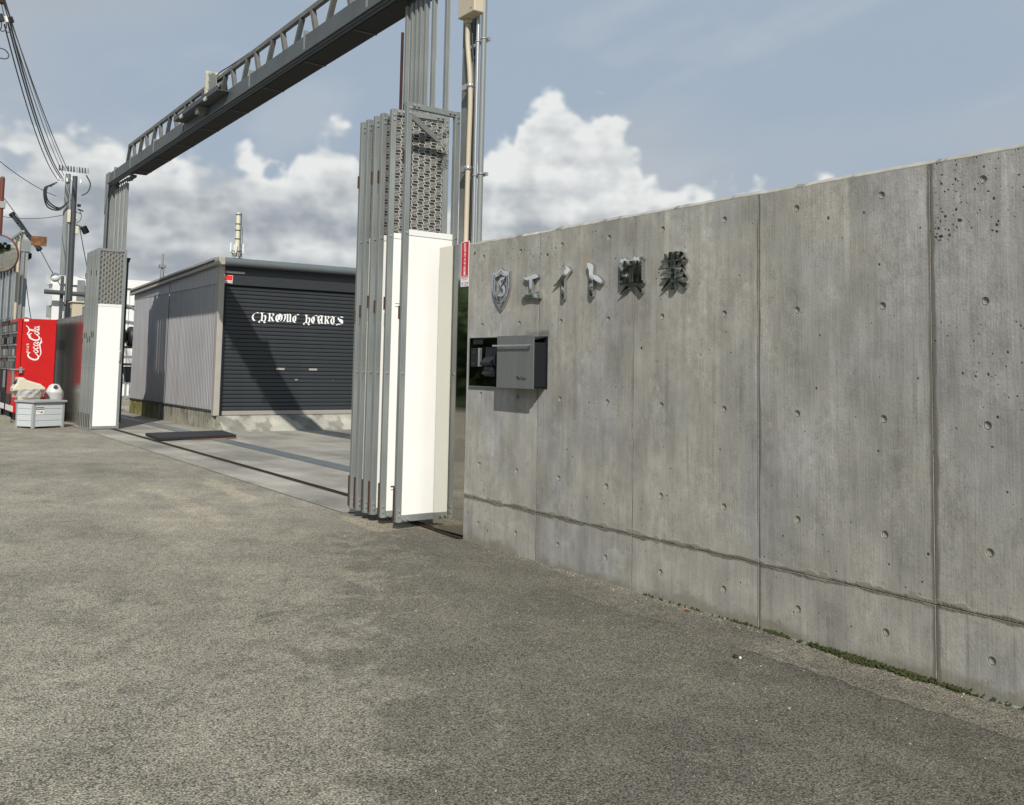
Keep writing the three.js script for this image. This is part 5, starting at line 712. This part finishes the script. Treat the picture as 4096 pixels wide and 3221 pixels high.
// ---------------------------------------------------------------- electrical cabinet, white building, rack behind the gate
{
  const e = thing('meter_cabinet', 'beige electric cabinet on a stand behind the steel-clad wall', 'cabinet', null, [-16.05, 0, 0]);
  part('case', rbox(-0.15, 0.12, 1.75, 2.42, -0.36, -0.16, 0.01), M.beige, e); part('hood', box(-0.18, 0.16, 2.421, 2.445, -0.38, -0.13), M.cream, e); part('glass', box(-0.12, 0.02, 1.95, 2.3, -0.1595, -0.155), M.glass, e); part('stand', [cyl(0.03, V(0, 0, -0.3), V(0, 1.75, -0.3), 8)], M.steelDark, e);
  const w = thing('white_building', 'white prefabricated building behind the far gate with pipes on it', 'building');
  part('wall', box(-29.7, -29.02, -0.05, 3.72, -14, -1.78), M.white, w);
  for (let i = 0; i < 16; i++) { const z = -2.0 - i * 0.75; part('wall_panel', box(-29.02, -28.96, -0.02, 3.0, z - 0.72, z), M.white, w); if (i % 4 !== 1) part('upper_panel', box(-29.02, -28.94, 3.14, 3.7, z - 0.735, z + 0.0), M.white, w); }
  part('fascia', box(-29.8, -28.86, 3.725, 4.02, -14.1, -1.7), M.white, w); part('recess', box(-29.019, -28.99, 3.01, 3.13, -14, -1.8), M.steelDark, w); part('pilaster', box(-29.0, -28.80, 0, 3.72, -1.98, -1.76), M.white, w); part('pilaster', box(-28.93, -28.82, 0, 3.9, -2.74, -2.52), M.steel, w);
  part('post', box(-28.6, -28.5, 0, 3.98, -2.05, -1.95), M.steelDark, w); part('rail_pipe', cyl(0.075, V(-28.4, 3.42, -1.45), V(-28.4, 3.38, -2.95), 12), M.steelDark, w); part('pipe_joint', cyl(0.11, V(-28.4, 3.39, -2.68), V(-28.4, 3.385, -2.82), 10), M.steelDark, w);
  part('bent_pipe', tube([V(-28.3, 2.0, -2.5), V(-28.3, 2.75, -2.5), V(-28.3, 3.05, -2.72), V(-28.3, 3.1, -3.2), V(-28.3, 3.08, -4.05), V(-28.3, 2.85, -4.4), V(-28.3, 2.5, -4.62)], 0.05, 50, 8), M.steel, w); part('wall_lamp', rbox(-28.95, -28.85, 2.6, 3.0, -1.75, -1.62, 0.02), M.steelLight, w); part('sill', box(-29.0, -22.6, 1.99, 2.12, 1.2, 0.9), M.white, w);
  part('boundary_board', box(-30, -29.95, -0.04, 2.15, -1.7, 2.6), M.white, w);
}
{
  const r = thing('storage_rack', 'dark steel rack with a rust-red beam glimpsed between gate and shed', 'rack', null, [-22.7, 0, -2.9]);
  for (const z of [-1.6, 0.35]) part('upright', box(-0.05, 0.05, 0, 2.3, z - 0.04, z + 0.04), M.steelLight, r); for (const [y, m] of [[1.28, M.steel], [1.07, M.rust], [1.56, M.rust]]) part('beam', box(-0.04, 0.06, y, y + 0.07, -1.559, 0.309), m, r); part('deck', box(-0.7, -0.041, 1.33, 1.349, -1.6, 0.35), M.steelDark, r); part('deck', box(-0.7, -0.041, 1.60, 1.619, -1.6, 0.35), M.steelDark, r);
  for (const z of [-1.6, 0.35]) part('upright', box(-0.75, -0.67, 0, 2.3, z - 0.04, z + 0.04), M.steelLight, r);
  for (let i = 0; i < 4; i++) { const t = thing('tyre', ['black tyre standing nearest the gate on the rack', 'second black tyre on the rack from the gate', 'third black tyre on the rack from the gate', 'fourth black tyre on the rack, next to the shed'][i], 'tyre', 'tyres standing on the rack', [-23.05, 1.90, -2.72 - i * 0.27]); part('tread', new THREE.TorusGeometry(0.2, 0.105, 12, 28), M.black, t); }
  const p = thing('hand_cart', 'dark plastic tub cart under the rack', 'cart', null, [-22.1, 0, -2.85]); const tb = new THREE.CylinderGeometry(0.3, 0.22, 0.44, 4); tb.rotateY(Math.PI / 4); part('tub', tb.translate(0, 0.83, 0).toNonIndexed(), M.charcoal, p); part('frame', [box(-0.22, 0.22, 0.57, 0.61, -0.22, 0.22)], M.steelLight, p); for (const z of [-0.19, -0.06, 0.07, 0.19]) part('leg', cyl(0.03, V(0.18, 0.03, z), V(0.18, 0.57, z), 8), M.steelLight, p);
  solo('yard_kerb', rbox(-23.5, -21.4, -0.02, 0.14, -3.4, -2.35, 0.02), plugMat, 'rounded concrete kerb at the end of the drain', 'kerb');
  const dp = thing('downpipe', 'black drainpipe standing beside the far gate posts', 'pipe', null, [-14.0, 0, -0.765]); part('pipe', cyl(0.045, V(0, 0, 0), V(0.03, 3.15, 0), 12), M.black, dp); part('hopper', cyl(0.05, V(0.03, 3.15, 0), V(0.03, 3.24, 0), 12, 0.08), M.black, dp);
}
// ---------------------------------------------------------------- antenna masts
{
  const a = thing('antenna_mast', 'cream telecom mast with panel antennas above the shed roof', 'antenna mast', null, [-112, 0, -35.6]);
  part('shaft', [cyl(0.36, V(-0.1, -0.1, -0.1), V(0, 20.2, 0), 20, 0.26)], M.cream, a); for (const y of [19.9, 18.7, 17.9, 16.8, 15.2]) part('band', cyl(0.34, V(0, y, 0), V(0, y + 0.09, 0), 18), M.steelDark, a);
  part('cable_ladder', [cyl(0.06, V(0.3, 14, -0.3), V(0.3, 20.1, -0.3), 6), cyl(0.04, V(0.3, 14, -0.55), V(0.3, 18.3, -0.5), 6)], M.steelDark, a);
  for (let i = 0; i < 5; i++) { const t = i * 1.256 + 0.5; part('panel_antenna', rbox(-0.1, 0.1, 15.0, 16.2, -0.08, 0.08, 0.03).translate(Math.cos(t) * 0.8, i % 2 ? 0.1 : 0, Math.sin(t) * 0.8), M.white, a); part('antenna_arm', [cyl(0.05, V(0, 15.3, 0), V(Math.cos(t) * 0.76, 15.3, Math.sin(t) * 0.76), 6), cyl(0.05, V(0, 14.8, 0), V(Math.cos(t) * 0.76, 15.1, Math.sin(t) * 0.76), 6)], M.steelDark, a); part('radio_unit', rbox(-0.12, 0.12, 14.6, 15.0, -0.1, 0.1, 0.03).translate(Math.cos(t + 0.5) * 0.5, 0, Math.sin(t + 0.5) * 0.5), M.steel, a); }
  part('platform', cyl(0.75, V(0, 14.3, 0), V(0, 14.36, 0), 20), M.steelDark, a);
  const b = thing('antenna_mast', 'thin grey antenna pole above the back of the shed', 'antenna mast', null, [-55.9, 0, -12.2]); part('shaft', [cyl(0.12, V(0, 0, 0), V(0, 7.0, 0), 12), cyl(0.07, V(0, 7.0, 0), V(0, 8.0, 0), 10)], M.steel, b); part('radio_unit', rbox(-0.2, 0.2, 7.1, 7.32, -0.2, 0.2, 0.03), M.steel, b);
}
// ---------------------------------------------------------------- wooded hills on the horizon
{
  const mk = (az0, az1, R, base, amp, seed) => { const N = 260, K = 10, p = [], id = []; for (let i = 0; i <= N; i++) { const az = (az0 + (az1 - az0) * i / N) * Math.PI / 180, h = base + amp * fbm(i * 0.045, 1, 5, seed) + 9 * vn(i * 1.9, 2, seed + 9); for (let k = 0; k <= K; k++) { const t = k / K, rr = R - 700 * (1 - t); p.push(Math.cos(az) * rr + (k && k < K ? (vn(i * 0.7, k * 0.9, seed + 3) - 0.5) * 90 : 0), -6 + h * sm(t) * (0.8 + 0.35 * vn(i * 0.25, k * 0.5, seed + 4)), Math.sin(az) * rr); if (i && k) { const q = i * (K + 1) + k; id.push(q - K - 2, q - 1, q, q - K - 2, q, q - K - 1); } } } const g = new THREE.BufferGeometry(); g.setAttribute('position', new THREE.Float32BufferAttribute(p, 3)); g.setIndex(id); g.computeVertexNormals(); return g; };
  struct('hills', mk(-197, -125, 2750, 62, 95, 521), std({ color: col(0.035, 0.055, 0.050), roughness: 1, side: THREE.DoubleSide }));
}
// ---------------------------------------------------------------- trees across the street, seen in the polished metal
{
  const leafMats = [col(0.045, 0.075, 0.022), col(0.06, 0.085, 0.03), col(0.035, 0.06, 0.02)].map((c) => std({ color: c, roughness: 0.8, side: THREE.DoubleSide }));
  const bark = std({ map: coat([0.33, 0.28, 0.23], 0.3, 0, 531, 0.6), roughness: 0.95 });
  const spots = [[-34, 16, 4.3], [-29.5, 14.5, 4.2], [-25.5, 16, 4.4], [-21.5, 14.2, 4.15], [-18.2, 15.2, 4.1], [-15.1, 15.6, 3.9], [-12.6, 14.4, 6.0], [-10.5, 15.5, 6.0], [-7, 14.4, 5.7], [-3.5, 15.6, 6.2], [0.5, 14.5, 5.9], [4.5, 15.4, 5.6]];
  const lab = ['leftmost', 'second from the left', 'third from the left', 'fourth from the left', 'fifth from the left', 'sixth from the left', 'sixth from the right', 'fifth from the right', 'fourth from the right', 'third from the right', 'second from the right', 'rightmost'];
  spots.forEach(([x, z, h], i) => {
    const t = thing('roadside_tree', `green tree across the street, ${lab[i]} of the mirrored row`, 'tree', 'trees across the street', [x, 0, z]), r = rng(600 + i);
    const limbs = [cyl(0.14, V(0, -0.05, 0), V(0.1, h * 0.5, 0.05), 9, 0.08)], cl = []; for (let k = 0; k < 15; k++) { const a = r() * 6.28, rr = 0.5 + r() * 1.7, y = h * (0.10 + 0.76 * r()), c = V(Math.cos(a) * rr, y, Math.sin(a) * rr); limbs.push(cyl(0.05, V(0.05, h * 0.3 * r() + 0.3, 0.02), c, 5, 0.02)); cl.push([c, 0.75 + r() * 0.55]); }
    part('trunk', limbs, bark, t);
    const p = [], id = [], nrm = V(), A = V(), B = V(); let q = 0; for (const [c, R] of cl) for (let k = 0; k < 300; k++) { nrm.set(r() - 0.5, r() - 0.5, r() - 0.5).normalize(); const d = c.clone().addScaledVector(nrm, R * Math.cbrt(0.25 + 0.75 * r())); d.y = Math.max(0.1, Math.min(h, d.y)); A.set(r() - 0.5, r() - 0.5, r() - 0.5).cross(nrm).normalize().multiplyScalar(0.09 + r() * 0.08); B.crossVectors(A, nrm).addScaledVector(nrm, (r() - 0.5) * 0.1); for (const [u, v] of [[-1, 0], [0, -0.7], [1, 0], [0, 0.7]]) p.push(d.x + A.x * u + B.x * v, d.y + A.y * u + B.y * v, d.z + A.z * u + B.z * v); id.push(q, q + 1, q + 2, q, q + 2, q + 3); q += 4; }
    const g = new THREE.BufferGeometry(); g.setAttribute('position', new THREE.Float32BufferAttribute(p, 3)); g.setIndex(id); g.computeVertexNormals(); part('crown', g, leafMats[i % 3], t);
  });
  // rough grass bank under them
  const bank = sheet(steps(-60, 14, 0.5), steps(11.5, 20, 0.4), (x, z) => 0.02 + 1.5 * sstep(11.8, 19, z) + 0.12 * vn(x * 1.3, z * 1.3, 541), (x, z) => { const n = fbm(x * 2, z * 2, 4, 542); return [0.10 + 0.06 * n, 0.15 + 0.06 * n, 0.05]; }); struct('grass_bank', bank, std({ vertexColors: true, roughness: 1 }));
}
// ---------------------------------------------------------------- small matter along the wall foot and on the asphalt
{
  const r = rng(71), m4 = new THREE.Matrix4(), q = new THREE.Quaternion(), e = new THREE.Euler();
  const scatter = (name, geo, mat, n, fn, cat, label) => { const im = new THREE.InstancedMesh(geo, mat, n), c = new THREE.Color(); for (let i = 0; i < n; i++) { const [x, y, z, sx, sy, sz, tone] = fn(i); e.set(r() * 6, r() * 6, r() * 6); m4.compose(V(x, y, z), sx === sy ? q.setFromEuler(e) : q.setFromEuler(e.set(0, r() * 6, 0)), V(sx, sy, sz)); im.setMatrixAt(i, m4); im.setColorAt(i, c.setRGB(...tone)); } im.name = name; im.castShadow = im.receiveShadow = true; im.userData = { kind: 'stuff', label, category: cat }; scene.add(im); };
  const stone = new THREE.IcosahedronGeometry(1, 0); { const p = stone.attributes.position; for (let i = 0; i < p.count; i++) { const k = 0.75 + 0.5 * hsh(Math.round(p.getX(i) * 50), Math.round(p.getY(i) * 50 + p.getZ(i) * 90), 5); p.setXYZ(i, p.getX(i) * k, p.getY(i) * k * 0.75, p.getZ(i) * k); } stone.computeVertexNormals(); }
  scatter('grit', stone, std({ color: 0xffffff, roughness: 0.95 }), 6500, (i) => {
    let x, z, s; if (i < 1500) { x = 0.3 + r() * 4.6; z = 0.004 + r() * r() * 0.12; s = 0.0012 + r() * r() * r() * 0.006; } else { x = -2.5 + r() * 7.2; z = 0.1 + r() * 3.4; s = 0.0014 + r() * r() * r() * 0.0055; }
    const g = 0.13 + r() * r() * 0.36; return [x, (z < edgeZ(x) ? -0.009 * edgeOn(x) : 0) + s * 0.25, z, s, s, s, [g, g * 0.97, g * 0.86]]; }, 'grit', 'loose grit along the wall foot and on the asphalt');
  const tuft = new THREE.IcosahedronGeometry(1, 1); { const p = tuft.attributes.position; for (let i = 0; i < p.count; i++) { const k = 0.6 + 0.8 * hsh(Math.round(p.getX(i) * 40), Math.round(p.getY(i) * 40 + p.getZ(i) * 70), 6); p.setXYZ(i, p.getX(i) * k, p.getY(i) * k, p.getZ(i) * k); } tuft.computeVertexNormals(); }
  scatter('moss', tuft, std({ color: 0xffffff, roughness: 1 }), 3800, () => {
    let x; do { x = 1.9 + r() * 2.9; } while (r() > 0.03 + 1.1 * sstep(0.52, 0.72, fbm(x * 2.2 + 1.3, 4, 3, 551)) * sstep(1.9, 2.9, x)); const w = 0.014 + 0.05 * sstep(0.5, 0.75, fbm(x * 2.2 + 1.3, 4, 3, 551)), z = 0.003 + r() * r() * w, s = 0.0018 + r() * 0.0036, g = 0.6 + r() * 0.8;
    return [x, -0.008 + (0.010 + 0.014 * r()) * (1 - z / 0.09) * r(), z, s, s, s, [0.042 * g, 0.052 * g, 0.014 * g]]; }, 'moss', 'green moss in the crack at the wall foot');
  const pb = thing('pebble', 'dark pebble on the asphalt in front of the wall', 'pebble', null, [2.96, 0.0, 0.45]); part('stone', new THREE.IcosahedronGeometry(0.011, 1).scale(1.2, 0.7, 1).translate(0, 0.006, 0), M.black, pb); const pc = thing('pebble', 'small white stone chip touching the dark pebble', 'pebble', null, [2.982, 0, 0.445]); part('stone', new THREE.IcosahedronGeometry(0.006, 1).translate(0, 0.004, 0), M.white, pc);
  const lf = thing('fallen_leaf', 'tiny orange dry leaf at the wall foot', 'leaf', null, [2.28, 0.006, 0.05]); part('blade', new THREE.ShapeGeometry(shapeOf([-0.02, 0, -0.006, 0.008, 0.012, 0.006, 0.02, 0, 0.01, -0.007, -0.008, -0.006])).rotateX(-1.3), std({ color: col(0.35, 0.14, 0.04), roughness: 0.8, side: THREE.DoubleSide }), lf);
}
renderer.render(scene, camera);
